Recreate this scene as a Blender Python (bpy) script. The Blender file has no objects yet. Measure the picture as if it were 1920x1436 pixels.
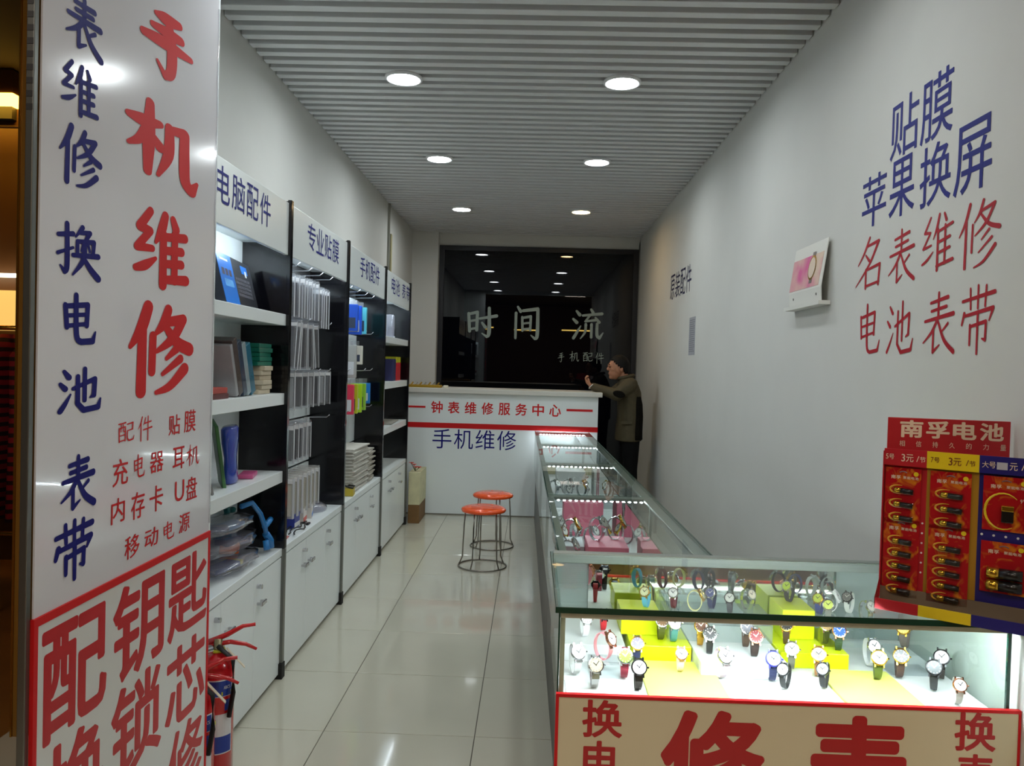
import bpy, bmesh, math, random
from mathutils import Vector, Matrix
from math import sin, cos, pi, radians

# ------------------------------------------------------------------ camera, world, exposure
sc = bpy.context.scene
col = sc.collection
random.seed(7)

CAM_H = 1.4667
cd = bpy.data.cameras.new('camera')
cam = bpy.data.objects.new('camera', cd)
col.objects.link(cam)
cd.sensor_width = 36.0
cd.lens = 1494.757 / 1920 * 36.0
cd.clip_start = 0.05
_yaw, _pitch, _roll = -0.0242, -0.0209, 0.0277
_f = Vector((sin(_yaw) * cos(_pitch), cos(_yaw) * cos(_pitch), sin(_pitch)))
_r = Vector((cos(_yaw), -sin(_yaw), 0))
_u = _r.cross(_f)
_r2 = _r * cos(_roll) + _u * sin(_roll)
_u2 = -_r * sin(_roll) + _u * cos(_roll)
cam.matrix_world = Matrix(((_r2.x, _u2.x, -_f.x, 0), (_r2.y, _u2.y, -_f.y, 0), (_r2.z, _u2.z, -_f.z, CAM_H), (0, 0, 0, 1)))
sc.camera = cam

w = bpy.data.worlds.new('world')
sc.world = w
w.use_nodes = True
w.node_tree.nodes['Background'].inputs[0].default_value = (0.9, 0.9, 1.0, 1)
w.node_tree.nodes['Background'].inputs[1].default_value = 0.05

vs = sc.view_settings
vs.view_transform = 'Standard'
vs.look = 'None'
vs.gamma = 1.0
vs.use_curve_mapping = False
vs.exposure = 0.60
sc.cycles.use_denoising = True
sc.cycles.max_bounces = 10
sc.cycles.transparent_max_bounces = 24
sc.cycles.sample_clamp_indirect = 6.0

DOWNLIGHT = 70.0      # ceiling downlights
CASE_LED = 105.0       # strips in the watch cases
CAB_LED = 16.0         # strips under the cabinet headers
MALL_LIGHT = 17.0     # corridor ceiling lights

# ------------------------------------------------------------------ materials
_m = {}
def lin(c):
    return tuple(((v / 255) / 12.92 if v / 255 <= 0.04045 else ((v / 255 + 0.055) / 1.055) ** 2.4) for v in c)
def mat(name, rgb=(200, 200, 200), rough=0.5, metal=0.0, emit=0.0, noise=0.0, scale=8.0, spec=0.5, bump=0.0, coat=0.0):
    if name in _m:
        return _m[name]
    m = bpy.data.materials.new(name)
    m.use_nodes = True
    nt = m.node_tree
    b = nt.nodes['Principled BSDF']
    c = lin(rgb)
    b.inputs['Base Color'].default_value = (*c, 1)
    b.inputs['Roughness'].default_value = rough
    b.inputs['Metallic'].default_value = metal
    b.inputs['Specular IOR Level'].default_value = spec
    if coat:
        b.inputs['Coat Weight'].default_value = coat
        b.inputs['Coat Roughness'].default_value = 0.04
    if emit:
        b.inputs['Emission Color'].default_value = (*c, 1)
        b.inputs['Emission Strength'].default_value = emit
    if noise or bump:
        tc = nt.nodes.new('ShaderNodeTexCoord')
        nz = nt.nodes.new('ShaderNodeTexNoise')
        nz.inputs['Scale'].default_value = scale
        nz.inputs['Detail'].default_value = 6
        nt.links.new(tc.outputs['Object'], nz.inputs['Vector'])
        if noise:
            r = nt.nodes.new('ShaderNodeValToRGB')
            r.color_ramp.elements[0].position = 0.3
            r.color_ramp.elements[1].position = 0.7
            r.color_ramp.elements[0].color = (*[v * (1 - noise) for v in c], 1)
            r.color_ramp.elements[1].color = (*[min(1, v * (1 + noise)) for v in c], 1)
            nt.links.new(nz.outputs['Fac'], r.inputs['Fac'])
            nt.links.new(r.outputs['Color'], b.inputs['Base Color'])
        if bump:
            bp = nt.nodes.new('ShaderNodeBump')
            bp.inputs['Strength'].default_value = bump
            bp.inputs['Distance'].default_value = 0.01
            nt.links.new(nz.outputs['Fac'], bp.inputs['Height'])
            nt.links.new(bp.outputs['Normal'], b.inputs['Normal'])
    _m[name] = m
    return m
def glass_mat(name, tint=(0.93, 0.97, 0.95), ior=1.5, rough=0.0, gain=1.0, milk=0.0, milkcol=(0.9, 0.9, 0.9)):
    """thin sheet glass or clear film: transparent, mirrored by Fresnel, optional milky share"""
    if name in _m:
        return _m[name]
    m = bpy.data.materials.new(name)
    m.use_nodes = True
    nt = m.node_tree
    nt.nodes.clear()
    out = nt.nodes.new('ShaderNodeOutputMaterial')
    tr = nt.nodes.new('ShaderNodeBsdfTransparent')
    tr.inputs[0].default_value = (*tint, 1)
    gl = nt.nodes.new('ShaderNodeBsdfGlossy')
    gl.inputs['Roughness'].default_value = rough
    fr = nt.nodes.new('ShaderNodeFresnel')
    fr.inputs['IOR'].default_value = ior
    mu = nt.nodes.new('ShaderNodeMath')
    mu.operation = 'MULTIPLY'
    mu.use_clamp = True
    mu.inputs[1].default_value = gain
    ge = nt.nodes.new('ShaderNodeNewGeometry')
    inv = nt.nodes.new('ShaderNodeMath')
    inv.operation = 'SUBTRACT'
    inv.inputs[0].default_value = 1.0
    nt.links.new(ge.outputs['Backfacing'], inv.inputs[1])
    m2 = nt.nodes.new('ShaderNodeMath')
    m2.operation = 'MULTIPLY'
    nt.links.new(fr.outputs[0], m2.inputs[0])
    nt.links.new(inv.outputs[0], m2.inputs[1])
    nt.links.new(m2.outputs[0], mu.inputs[0])
    base = tr.outputs[0]
    if milk:
        df = nt.nodes.new('ShaderNodeBsdfDiffuse')
        df.inputs[0].default_value = (*milkcol, 1)
        mm = nt.nodes.new('ShaderNodeMixShader')
        mm.inputs[0].default_value = milk
        nt.links.new(base, mm.inputs[1])
        nt.links.new(df.outputs[0], mm.inputs[2])
        base = mm.outputs[0]
    mx = nt.nodes.new('ShaderNodeMixShader')
    nt.links.new(mu.outputs[0], mx.inputs[0])
    nt.links.new(base, mx.inputs[1])
    nt.links.new(gl.outputs[0], mx.inputs[2])
    nt.links.new(mx.outputs[0], out.inputs[0])
    _m[name] = m
    return m

WALL = mat('wall_paint', (214, 214, 210), 0.7, noise=0.02, scale=3, bump=0.02)
WHITE = mat('white_laminate', (232, 239, 240), 0.28, noise=0.01, scale=2)
WHITE2 = mat('white_board', (226, 226, 224), 0.35)
BLACKP = mat('black_gloss_panel', (10, 10, 14), 0.12)
GREYM = mat('grey_metal_edge', (120, 122, 118), 0.3, metal=0.8)
CHROME = mat('chrome', (200, 200, 205), 0.15, metal=1.0)
STEEL = mat('brushed_steel', (150, 145, 138), 0.3, metal=1.0)
TILE = mat('polished_tile', (190, 188, 172), 0.09, noise=0.035, scale=2.2, coat=0.3)
GROUT = mat('grout', (70, 66, 58), 0.8)
SLAT = mat('slat_paint', (210, 212, 213), 0.4)
PLENUM = mat('plenum', (26, 26, 28), 0.9)
BLUE = mat('blue_vinyl', (28, 34, 122), 0.55, spec=0.2)
DBLUE = mat('dark_blue_vinyl', (16, 14, 112), 0.55, spec=0.2)
RED = mat('red_vinyl', (204, 26, 30), 0.5, spec=0.25)
DRED = mat('dark_red_vinyl', (172, 26, 42), 0.5, spec=0.2)
SILVERTXT = mat('frosted_vinyl', (150, 165, 160), 0.6)
GLASS = glass_mat('sheet_glass', (0.94, 0.975, 0.96))
GEDGE = mat('green_glass_edge', (16, 62, 50), 0.08, spec=0.8)
CLEAR = glass_mat('clear_film', (0.90, 0.91, 0.93), rough=0.12, gain=2.2, milk=0.10)
ACRYL = glass_mat('clear_acrylic', (0.93, 0.96, 0.97), rough=0.03, gain=1.5)
BLACK = mat('matte_black', (16, 16, 17), 0.55)
RUBBER = mat('rubber_foot', (14, 14, 14), 0.7)
LEDM = mat('led_white', (236, 248, 255), 0.5, emit=CASE_LED)
AISLED = mat('led_aisle_case', (236, 248, 255), 0.5, emit=CASE_LED * 0.98)
CABLED = mat('led_cabinet', (235, 246, 255), 0.5, emit=CAB_LED)
GOLD = mat('gold', (212, 168, 70), 0.2, metal=1.0)
SILVER = mat('silver', (215, 215, 218), 0.18, metal=1.0)

# ------------------------------------------------------------------ mesh helpers
def nb():
    return bmesh.new()
def box(bm, x0, x1, y0, y1, z0, z1, M=None, bev=0.0):
    r = bmesh.ops.create_cube(bm, size=1.0)
    vs_ = r['verts']
    T = Matrix.Translation(((x0 + x1) / 2, (y0 + y1) / 2, (z0 + z1) / 2)) @ Matrix.Diagonal((x1 - x0, y1 - y0, z1 - z0, 1))
    bmesh.ops.transform(bm, matrix=T, verts=vs_)
    if bev:
        es = list({e for v in vs_ for e in v.link_edges})
        g = bmesh.ops.bevel(bm, geom=es, offset=bev, segments=2, affect='EDGES', profile=0.5)
        vs_ = list({v for f in g['faces'] for v in f.verts} | {v for v in vs_ if v.is_valid})
    if M is not None:
        bmesh.ops.transform(bm, matrix=M, verts=vs_)
    return vs_
def cyl(bm, p0, p1, r0, r1=None, seg=20, cap=True):
    p0, p1 = Vector(p0), Vector(p1)
    r1 = r0 if r1 is None else r1
    d = p1 - p0
    q = d.to_track_quat('Z', 'Y').to_matrix()
    A = [bm.verts.new(p0 + q @ Vector((r0 * cos(2 * pi * i / seg), r0 * sin(2 * pi * i / seg), 0))) for i in range(seg)]
    B = [bm.verts.new(p1 + q @ Vector((r1 * cos(2 * pi * i / seg), r1 * sin(2 * pi * i / seg), 0))) for i in range(seg)]
    for i in range(seg):
        bm.faces.new((A[i], A[(i + 1) % seg], B[(i + 1) % seg], B[i]))
    if cap:
        bm.faces.new(list(reversed(A)))
        bm.faces.new(B)
    return A + B
def tube(bm, pts, r, seg=8, closed=False):
    pts = [Vector(p) for p in pts]
    n = len(pts)
    rings = []
    up = Vector((0.03, 0.05, 1)).normalized()
    for i, p in enumerate(pts):
        if closed:
            d = pts[(i + 1) % n] - pts[i - 1]
        else:
            d = pts[min(i + 1, n - 1)] - pts[max(i - 1, 0)]
        d.normalize()
        a = d.cross(up)
        if a.length < 1e-3:
            a = d.cross(Vector((1, 0, 0)))
        a.normalize()
        b = d.cross(a)
        rr = r[i] if isinstance(r, (list, tuple)) else r
        rings.append([bm.verts.new(p + a * rr * cos(2 * pi * k / seg) + b * rr * sin(2 * pi * k / seg)) for k in range(seg)])
    for i in range(n if closed else n - 1):
        A, B = rings[i], rings[(i + 1) % n]
        for k in range(seg):
            bm.faces.new((A[k], A[(k + 1) % seg], B[(k + 1) % seg], B[k]))
    if not closed:
        bm.faces.new(list(reversed(rings[0])))
        bm.faces.new(rings[-1])
def lathe(bm, prof, seg=24, center=(0, 0, 0), axis=None):
    c = Vector(center)
    Q = axis if axis is not None else Matrix.Identity(3)
    rings = []
    for r, z in prof:
        rings.append([bm.verts.new(c + Q @ Vector((max(r, 1e-4) * cos(2 * pi * i / seg), max(r, 1e-4) * sin(2 * pi * i / seg), z))) for i in range(seg)])
    for A, B in zip(rings, rings[1:]):
        for i in range(seg):
            bm.faces.new((A[i], A[(i + 1) % seg], B[(i + 1) % seg], B[i]))
    bm.faces.new(list(reversed(rings[0])))
    bm.faces.new(rings[-1])
def mesh(name, bm, smooth=False):
    bmesh.ops.recalc_face_normals(bm, faces=bm.faces)
    me = bpy.data.meshes.new(name)
    bm.to_mesh(me)
    bm.free()
    if smooth:
        for p in me.polygons:
            p.use_smooth = True
    return me
def obj(name, bm, material=None, parent=None, smooth=False, loc=None, rot=None):
    me = bm if isinstance(bm, bpy.types.Mesh) else mesh(name, bm, smooth)
    o = bpy.data.objects.new(name, me)
    col.objects.link(o)
    if material is not None:
        if len(me.materials) == 0:
            me.materials.append(material)
        elif me.materials[0] != material:
            o.material_slots[0].link = 'OBJECT'
            o.material_slots[0].material = material
    if parent is not None:
        o.parent = parent
        if parent.name in WORLDP:
            o.matrix_parent_inverse = parent.matrix_basis.inverted()
    if loc is not None:
        o.location = loc
    if rot is not None:
        o.rotation_euler = rot
    return o
def thing(name, label, cat, loc=(0, 0, 0), rotz=0.0, group=None):
    o = bpy.data.objects.new(name, None)
    o.empty_display_size = 0.05
    col.objects.link(o)
    o.location = loc
    o.rotation_euler = (0, 0, rotz)
    o['label'] = label
    o['category'] = cat
    if group:
        o['group'] = group
    return o
WORLDP = set()
def wthing(name, label, cat, loc, group=None):
    """a thing whose parts are modelled in world coordinates"""
    o = thing(name, label, cat, loc, 0.0, group)
    WORLDP.add(o.name)
    return o
def tag(o, label, cat, group=None):
    o['label'] = label
    o['category'] = cat
    if group:
        o['group'] = group
    return o
def struct(name, bm, material, parent=None):
    o = obj(name, bm, material, parent)
    if parent is None:
        o['kind'] = 'structure'
    return o
def bxo(name, x0, x1, y0, y1, z0, z1, material, parent=None, bev=0.0):
    b = nb()
    box(b, x0, x1, y0, y1, z0, z1, bev=bev)
    return obj(name, b, material, parent)

# ------------------------------------------------------------------ lettering
BRUSH = {
 '手': [[(72,5,6),(45,14,10),(26,18,4)],[(20,38,5),(50,32,9),(76,26,7)],[(4,59,6),(45,50,10),(97,42,5)],[(50,15,8),(57,50,11),(56,85,10),(45,98,6),(30,84,3)]],
 '机': [[(2,36,5),(20,33,9),(42,25,5)],[(28,4,6),(27,50,9),(26,97,6)],[(26,38,8),(15,60,6),(2,72,3)],[(30,45,5),(42,56,8)],[(55,22,7),(54,60,8),(40,95,3)],[(55,24,6),(78,17,8),(78,55,9),(80,85,9),(90,95,9),(99,80,3)]],
 '维': [[(28,4,6),(10,28,7),(28,30,6),(6,55,6),(32,52,5)],[(4,82,5),(20,76,7),(38,64,3)],[(55,3,7),(48,25,8),(38,42,3)],[(52,28,7),(52,97,8)],[(70,4,6),(76,16,8)],[(52,32,6),(95,24,7)],[(54,50,6),(88,45,7)],[(54,68,6),(88,63,7)],[(50,90,6),(98,84,8)],[(74,24,7),(74,88,7)]],
 '修': [[(28,3,8),(18,28,8),(3,48,3)],[(20,28,7),(19,97,8)],[(36,35,6),(35,75,6)],[(60,3,7),(52,20,7),(40,32,3)],[(55,18,6),(86,12,7),(68,36,7),(42,52,3)],[(55,22,5),(75,40,8),(98,48,9)],[(75,48,6),(58,60,3)],[(82,60,6),(52,78,3)],[(90,72,8),(65,92,6),(42,99,3)]],
 '表': [[(25,16,6),(78,10,8)],[(28,29,6),(74,24,7)],[(8,44,6),(95,36,9)],[(50,2,7),(50,40,8)],[(48,42,8),(30,62,7),(4,78,3)],[(36,58,7),(36,93,7),(56,82,3)],[(80,50,6),(62,62,4)],[(50,46,6),(70,75,9),(98,93,10)]],
 '换': [[(3,28,6),(36,20,7)],[(22,4,7),(23,80,8),(18,94,7),(8,84,3)],[(2,62,5),(36,46,4)],[(58,3,7),(42,24,3)],[(52,14,6),(76,10,7),(66,26,6)],[(46,32,6),(46,56,6)],[(46,32,6),(86,26,7),(84,54,6)],[(62,30,5),(56,48,4)],[(70,30,5),(76,46,4)],[(36,60,6),(97,52,8)],[(64,36,6),(60,66,8),(36,97,3)],[(62,62,6),(78,80,9),(98,96,10)]],
 '电': [[(20,24,8),(24,66,8)],[(20,26,7),(76,18,8),(74,60,8)],[(24,44,6),(72,38,6)],[(24,64,6),(73,57,6)],[(46,2,8),(48,80,9),(60,94,9),(90,91,9),(97,72,3)]],
 '池': [[(14,10,6),(24,22,9)],[(6,36,6),(16,46,9)],[(6,92,8),(16,78,7),(28,58,3)],[(34,46,6),(84,26,8),(82,62,8),(73,66,3)],[(60,4,7),(60,72,7)],[(44,20,7),(44,78,8),(58,93,9),(92,89,9),(98,70,3)]],
 '带': [[(6,22,6),(95,14,8)],[(28,5,6),(30,34,6)],[(50,2,6),(50,34,6)],[(72,4,6),(70,32,6)],[(12,40,8),(6,56,6)],[(12,44,6),(92,36,8),(82,53,4)],[(30,58,7),(30,86,6)],[(30,60,6),(74,54,7),(73,80,7),(64,78,3)],[(51,40,7),(51,99,6)]],
 '时': [[(8,22,8),(12,80,8)],[(8,24,7),(36,17,8),(35,76,8)],[(12,47,6),(34,43,6)],[(12,74,6),(35,69,6)],[(44,38,6),(98,28,9)],[(74,3,8),(75,82,10),(68,97,7),(52,86,3)],[(52,52,6),(62,65,9)]],
 '间': [[(18,3,6),(28,16,9)],[(12,22,8),(12,97,7)],[(36,14,7),(88,8,9),(88,86,10),(80,98,7),(66,88,3)],[(34,34,7),(36,74,7)],[(34,36,6),(64,31,7),(63,72,7)],[(36,53,5),(62,50,5)],[(36,71,6),(63,68,6)]],
 '流': [[(14,8,6),(24,20,9)],[(4,34,6),(15,45,9)],[(6,96,8),(16,78,7),(28,56,3)],[(60,2,6),(66,12,8)],[(34,22,6),(94,15,8)],[(56,22,6),(42,41,5),(80,35,7)],[(74,28,5),(86,43,8)],[(44,50,7),(42,76,6),(28,97,3)],[(62,50,7),(62,92,7)],[(80,48,7),(80,84,8),(88,94,8),(99,77,3)]],
 '名': [[(48,3,7),(30,30,7),(10,50,3)],[(40,18,6),(78,14,8),(50,52,7),(4,90,3)],[(36,34,5),(48,46,8)],[(38,62,7),(38,97,7)],[(38,63,6),(84,57,7),(80,94,7)],[(38,93,6),(82,89,6)]],
 '配': [[(4,12,6),(48,7,7)],[(8,32,7),(10,95,7)],[(8,32,6),(46,26,7),(45,92,7)],[(20,12,5),(19,48,5)],[(32,11,5),(33,46,5),(44,48,4)],[(12,66,5),(44,62,5)],[(11,91,6),(45,87,6)],[(56,16,6),(92,10,8),(90,42,7)],[(58,46,6),(90,41,6)],[(58,46,7),(58,80,8),(68,93,8),(94,89,8),(99,72,3)]],
 '件': [[(30,3,7),(20,28,8),(3,50,3)],[(22,30,7),(22,98,7)],[(52,8,6),(46,26,6),(38,36,3)],[(46,30,6),(92,24,7)],[(36,56,6),(98,48,8)],[(70,3,7),(70,99,7)]],
}
def crom(P, n=6):
    out = []
    for i in range(len(P) - 1):
        a, b, c, d = P[max(i - 1, 0)], P[i], P[i + 1], P[min(i + 2, len(P) - 1)]
        for k in range(n):
            t = k / n
            out.append(tuple(0.5 * (2 * b[j] + (c[j] - a[j]) * t + (2 * a[j] - 5 * b[j] + 4 * c[j] - d[j]) * t * t + (3 * b[j] - a[j] - 3 * c[j] + d[j]) * t ** 3) for j in range(3)))
    out.append(P[-1])
    return out
_glyph = {}
def glyph(ch, style, weight):
    """unit-box glyph mesh (0..1 in x and y), brush strokes or type"""
    key = (ch, style, weight)
    if key in _glyph:
        return _glyph[key]
    if style == 'brush' and ch in BRUSH:
        b = nb()
        parts = []
        for st in BRUSH[ch]:
            cur = [st[0]]
            for q in range(1, len(st)):
                cur.append(st[q])
                if q < len(st) - 1:
                    a1 = math.atan2(st[q][1] - st[q - 1][1], st[q][0] - st[q - 1][0])
                    a2 = math.atan2(st[q + 1][1] - st[q][1], st[q + 1][0] - st[q][0])
                    if abs((a2 - a1 + pi) % (2 * pi) - pi) > 0.75:
                        parts.append(cur)
                        cur = [st[q]]
            parts.append(cur)
        for si, st in enumerate(parts):
            P = crom(st)
            z = si * 0.0004
            L, Rr = [], []
            for i, (x, y, wd) in enumerate(P):
                x0, y0, _ = P[max(i - 1, 0)]
                x1, y1, _ = P[min(i + 1, len(P) - 1)]
                dx, dy = x1 - x0, y1 - y0
                l = math.hypot(dx, dy) or 1
                nx, ny = -dy / l, dx / l
                h = wd * weight * 0.5
                L.append(b.verts.new(((x + nx * h) / 100, 1 - (y + ny * h) / 100, z)))
                Rr.append(b.verts.new(((x - nx * h) / 100, 1 - (y - ny * h) / 100, z)))
            for i in range(len(P) - 1):
                b.faces.new((L[i], L[i + 1], Rr[i + 1], Rr[i]))
            for (x, y, wd), s, (x2, y2, _) in ((P[0], -1, P[1]), (P[-1], 1, P[-2])):
                a0 = math.atan2(y - y2, x - x2)
                h = wd * weight * 0.5
                fan = [b.verts.new(((x + h * cos(a0 + t)) / 100, 1 - (y + h * sin(a0 + t)) / 100, z)) for t in [(-pi / 2) + pi * k / 6 for k in range(7)]]
                b.faces.new(fan)
        b.normal_update()
        for f_ in b.faces:
            if f_.normal.z < 0:
                f_.normal_flip()
        me = bpy.data.meshes.new('character')
        b.to_mesh(me)
        b.free()
    else:
        cu = bpy.data.curves.new('g', 'FONT')
        cu.body = ch
        cu.resolution_u = 3
        o = bpy.data.objects.new('g', cu)
        col.objects.link(o)
        dg = bpy.context.evaluated_depsgraph_get()
        me = bpy.data.meshes.new_from_object(o.evaluated_get(dg))
        bpy.data.objects.remove(o)
        bpy.data.curves.remove(cu)
        me.name = 'character'
        me.materials.clear()
        if weight > 0:
            b = nb()
            for k in range(17):
                n0 = len(b.verts)
                b.from_mesh(me)
                b.verts.ensure_lookup_table()
                a = k * pi / 8
                d = Vector((0, 0, 0)) if k == 16 else Vector((cos(a) * weight, sin(a) * weight, -0.0003 * (k + 1)))
                for v in b.verts[n0:]:
                    v.co += d
            b.to_mesh(me)
            b.free()
    xs = [v.co.x for v in me.vertices]
    ys = [v.co.y for v in me.vertices]
    if xs:
        x0, x1, y0, y1 = min(xs), max(xs), min(ys), max(ys)
        if ch in '一-—':
            y0, y1 = y0 - 0.45, y1 + 0.45
        for v in me.vertices:
            v.co.x = (v.co.x - x0) / max(x1 - x0, 1e-4)
            v.co.y = (v.co.y - y0) / max(y1 - y0, 1e-4)
    for p in me.polygons:
        p.use_smooth = False
    _glyph[key] = me
    return me
def char(ch, org, u, v, wd, ht, material, parent, style='type', weight=0.0, name='character'):
    """one character as a vinyl cut-out; org = lower left corner, u/v unit directions"""
    me = glyph(ch, style, weight).copy()
    u, v = Vector(u), Vector(v)
    n = u.cross(v)
    T = Matrix(((u.x * wd, v.x * ht, n.x * 0.1, org[0]), (u.y * wd, v.y * ht, n.y * 0.1, org[1]), (u.z * wd, v.z * ht, n.z * 0.1, org[2]), (0, 0, 0, 1)))
    me.transform(T)
    # normals must look along n
    if me.polygons and me.polygons[0].normal.dot(n) < 0:
        me.flip_normals()
    return obj(name, me, material, parent)
UX, UY, UZ = (1, 0, 0), (0, 1, 0), (0, 0, 1)
def row(text, x, z, wd, ht, pitch, plane, material, parent, style='type', weight=0.0):
    """plane ('y', value): row facing the street side"""
    for i, ch in enumerate(text):
        if ch != ' ':
            char(ch, (x + i * pitch, plane, z), UX, UZ, wd, ht, material, parent, style, weight)

# ------------------------------------------------------------------ the setting
WL, WR, YB, H = -1.46, 1.265, 9.65, 3.04
Y0 = 2.5
fl = struct('floor', (lambda b: (box(b, -1.985, 1.615, 0.117, 9.717, -0.03, -0.004), b)[1])(nb()), GROUT)
b = nb(); box(b, 0.0015, 0.5985, 0.0015, 0.5985, -0.012, 0.0, bev=0.0012)
tile_me = mesh('tile', b)
for i in range(6):
    for j in range(16):
        obj('tile', tile_me, TILE, fl, loc=(-1.985 + 0.6 * i, 0.1169 + 0.6 * j, 0))

struct('wall_left', (lambda b: (box(b, WL - 0.08, WL, Y0, YB + 0.05, 0, 3.2), b)[1])(nb()), WALL)
wr = struct('wall_right', (lambda b: (box(b, WR, WR + 0.1, 1.8, YB + 0.05, 0, 3.2), b)[1])(nb()), WALL)
wb = struct('wall_back', (lambda b: (box(b, WL, WR, YB, YB + 0.08, 0, 0.08), box(b, WL, WR, YB, YB + 0.08, 2.905, 3.2), box(b, WL, -1.15, YB - 0.16, YB + 0.08, 0, 3.2), box(b, 1.25, WR, YB, YB + 0.08, 0.0, 3.0), b)[-1])(nb()), WALL)
ce = struct('ceiling', (lambda b: (box(b, WL - 0.08, WR + 0.1, Y0 - 0.1, YB + 0.1, 3.16, 3.24), b)[1])(nb()), PLENUM)
b = nb(); box(b, WL + 0.004, WR - 0.004, 0, 0.0535, 0, 0.058, bev=0.003)
slat_me = mesh('slat', b)
y = 3.658 - 0.1065 * 10
while y < YB - 0.06:
    obj('slat', slat_me, SLAT, ce, loc=(0, y, H))
    y += 0.1065
# fascia over the open front
struct('trim_1', (lambda b: (box(b, WL - 0.08, WR + 0.1, Y0 - 0.14, Y0 - 0.1, 2.98, 3.35), b)[1])(nb()), WHITE)
# jamb the glass door hangs on
struct('trim_2', (lambda b: (box(b, WL - 0.08, -1.012, Y0 - 0.012, Y0 + 0.012, 0, 3.0), b)[1])(nb()), WHITE)
# conduit strips running down the left wall
ct = mat('conduit_yellowed', (178, 170, 130), 0.5)
cn = thing('cable_conduit', 'yellowed vertical cable conduit on left wall above the cabinets', 'conduit', (WL, 7.86, 2.2))
bxo('channel', 0, 0.022, 0.0, 0.03, 0.0, 0.84, mat('conduit_grey', (150, 150, 140), 0.5), cn)
bxo('channel', 0, 0.03, 0.06, 0.12, 0.0, 0.55, ct, cn, bev=0.004)
bxo('channel', 0, 0.012, 0.05, 0.065, 0.0, 0.84, BLACK, cn)

# back window: dark glass with frosted lettering
win = struct('window_1', (lambda b: (box(b, -1.15, 1.25, YB + 0.07, YB + 0.075, 0.08, 2.905), b)[1])(nb()), mat('night', (3, 4, 8), 0.9, spec=0.0))
FR = mat('window_frame_dark', (26, 27, 34), 0.35)
for a in ((-1.15, -1.09, 0.08, 2.905), (1.19, 1.25, 0.08, 2.905), (-1.09, 1.19, 2.85, 2.905), (-1.09, 1.19, 0.08, 0.13)):
    bxo('window_frame', a[0], a[1], YB - 0.03, YB + 0.02, a[2], a[3], FR, win, bev=0.003)
bxo('pane', -1.09, 1.19, YB - 0.008, YB + 0.0, 0.13, 2.85, mat('tinted_pane', (6, 7, 14), 0.012, spec=0.42), win)
YW = YB - 0.0095
for ch, x0, x1, z0, z1 in (('时', -.798, -.422, 1.80, 2.18), ('间', -.225, .078, 1.79, 2.2), ('流', .471, .853, 1.81, 2.19)):
    char(ch, (x0, YW, z0), UX, UZ, x1 - x0, z1 - z0, SILVERTXT, win, 'brush', 1.25)
for ch, x0, x1, z0, z1 in (('手', .310, .390, 1.53, 1.65), ('机', .452, .567, 1.545, 1.67), ('配', .612, .731, 1.55, 1.66), ('件', .762, .865, 1.525, 1.66)):
    char(ch, (x0, YW, z0), UX, UZ, x1 - x0, z1 - z0, SILVERTXT, win, 'brush', 0.9)

# lettering on the right wall (reads from the shop floor, larger depth to the left)
def wchar(ch, ya, yb, z0, z1, m, style, wt):
    char(ch, (WR - 0.0012, ya, z0), (0, -1, 0), UZ, ya - yb, z1 - z0, m, wr, style, wt)
for ch, ya, yb, z0, z1 in (('贴', 2.912, 2.705, 2.235, 2.438), ('膜', 2.690, 2.485, 2.228, 2.438),
                           ('苹', 3.140, 2.930, 2.030, 2.223), ('果', 2.905, 2.716, 2.025, 2.228), ('换', 2.680, 2.481, 2.019, 2.215), ('屏', 2.466, 2.265, 2.012, 2.218)):
    wchar(ch, ya, yb, z0, z1, BLUE, 'type', 0.004)
for ch, ya, yb, z0, z1 in (('名', 3.175, 2.955, 1.795, 1.995), ('表', 2.890, 2.690, 1.79, 1.98), ('维', 2.647, 2.447, 1.80, 1.985), ('修', 2.422, 2.207, 1.785, 1.98),
                           ('电', 3.119, 2.941, 1.55, 1.742), ('池', 2.886, 2.686, 1.545, 1.73), ('表', 2.619, 2.422, 1.54, 1.738), ('带', 2.391, 2.217, 1.535, 1.738)):
    wchar(ch, ya, yb, z0, z1, DRED, 'brush', 0.8)
for i, ch in enumerate('原装配件'):
    wchar(ch, 7.441 - 0.25 * i, 7.441 - 0.25 * i - 0.225, 2.115, 2.34, mat('navy_vinyl', (40, 44, 84), 0.4), 'type', 0.002)

# ------------------------------------------------------------------ ceiling downlights
b = nb()
ringp = [(0.102, 0.0), (0.104, -0.012), (0.095, -0.017), (0.0885, -0.015), (0.0885, -0.004)]
rings = [[b.verts.new((r * cos(2 * pi * i / 32), r * sin(2 * pi * i / 32), z)) for i in range(32)] for r, z in ringp]
for A, B in zip(rings, rings[1:]):
    for i in range(32):
        b.faces.new((A[i], A[(i + 1) % 32], B[(i + 1) % 32], B[i]))
ring_me = mesh('trim_ring', b, True)
b = nb(); b.faces.new([b.verts.new((0.0885 * cos(-2 * pi * i / 32), 0.0885 * sin(-2 * pi * i / 32), -0.0055)) for i in range(32)])
disc_me = bpy.data.meshes.new('diffuser'); b.to_mesh(disc_me); b.free()
b = nb(); cyl(b, (0, 0, -0.0048), (0, 0, -0.0010), 0.0995, seg=32)  # opaque disc added so the diffuser does not light the slats above
leak_disc_me = mesh('housing', b)
DL = mat('downlight_diffuser', (242, 250, 252), 0.5, emit=DOWNLIGHT)
DLW = mat('downlight_diffuser_warm', (255, 214, 150), 0.5, emit=DOWNLIGHT * 0.75)
DTRIM = mat('downlight_trim', (225, 226, 228), 0.35)
rows = [(2.72, 'just inside the shop entrance'), (4.40, 'second row from the entrance'), (6.09, 'midway along the slatted ceiling'), (8.03, 'over the reception counter')]
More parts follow.
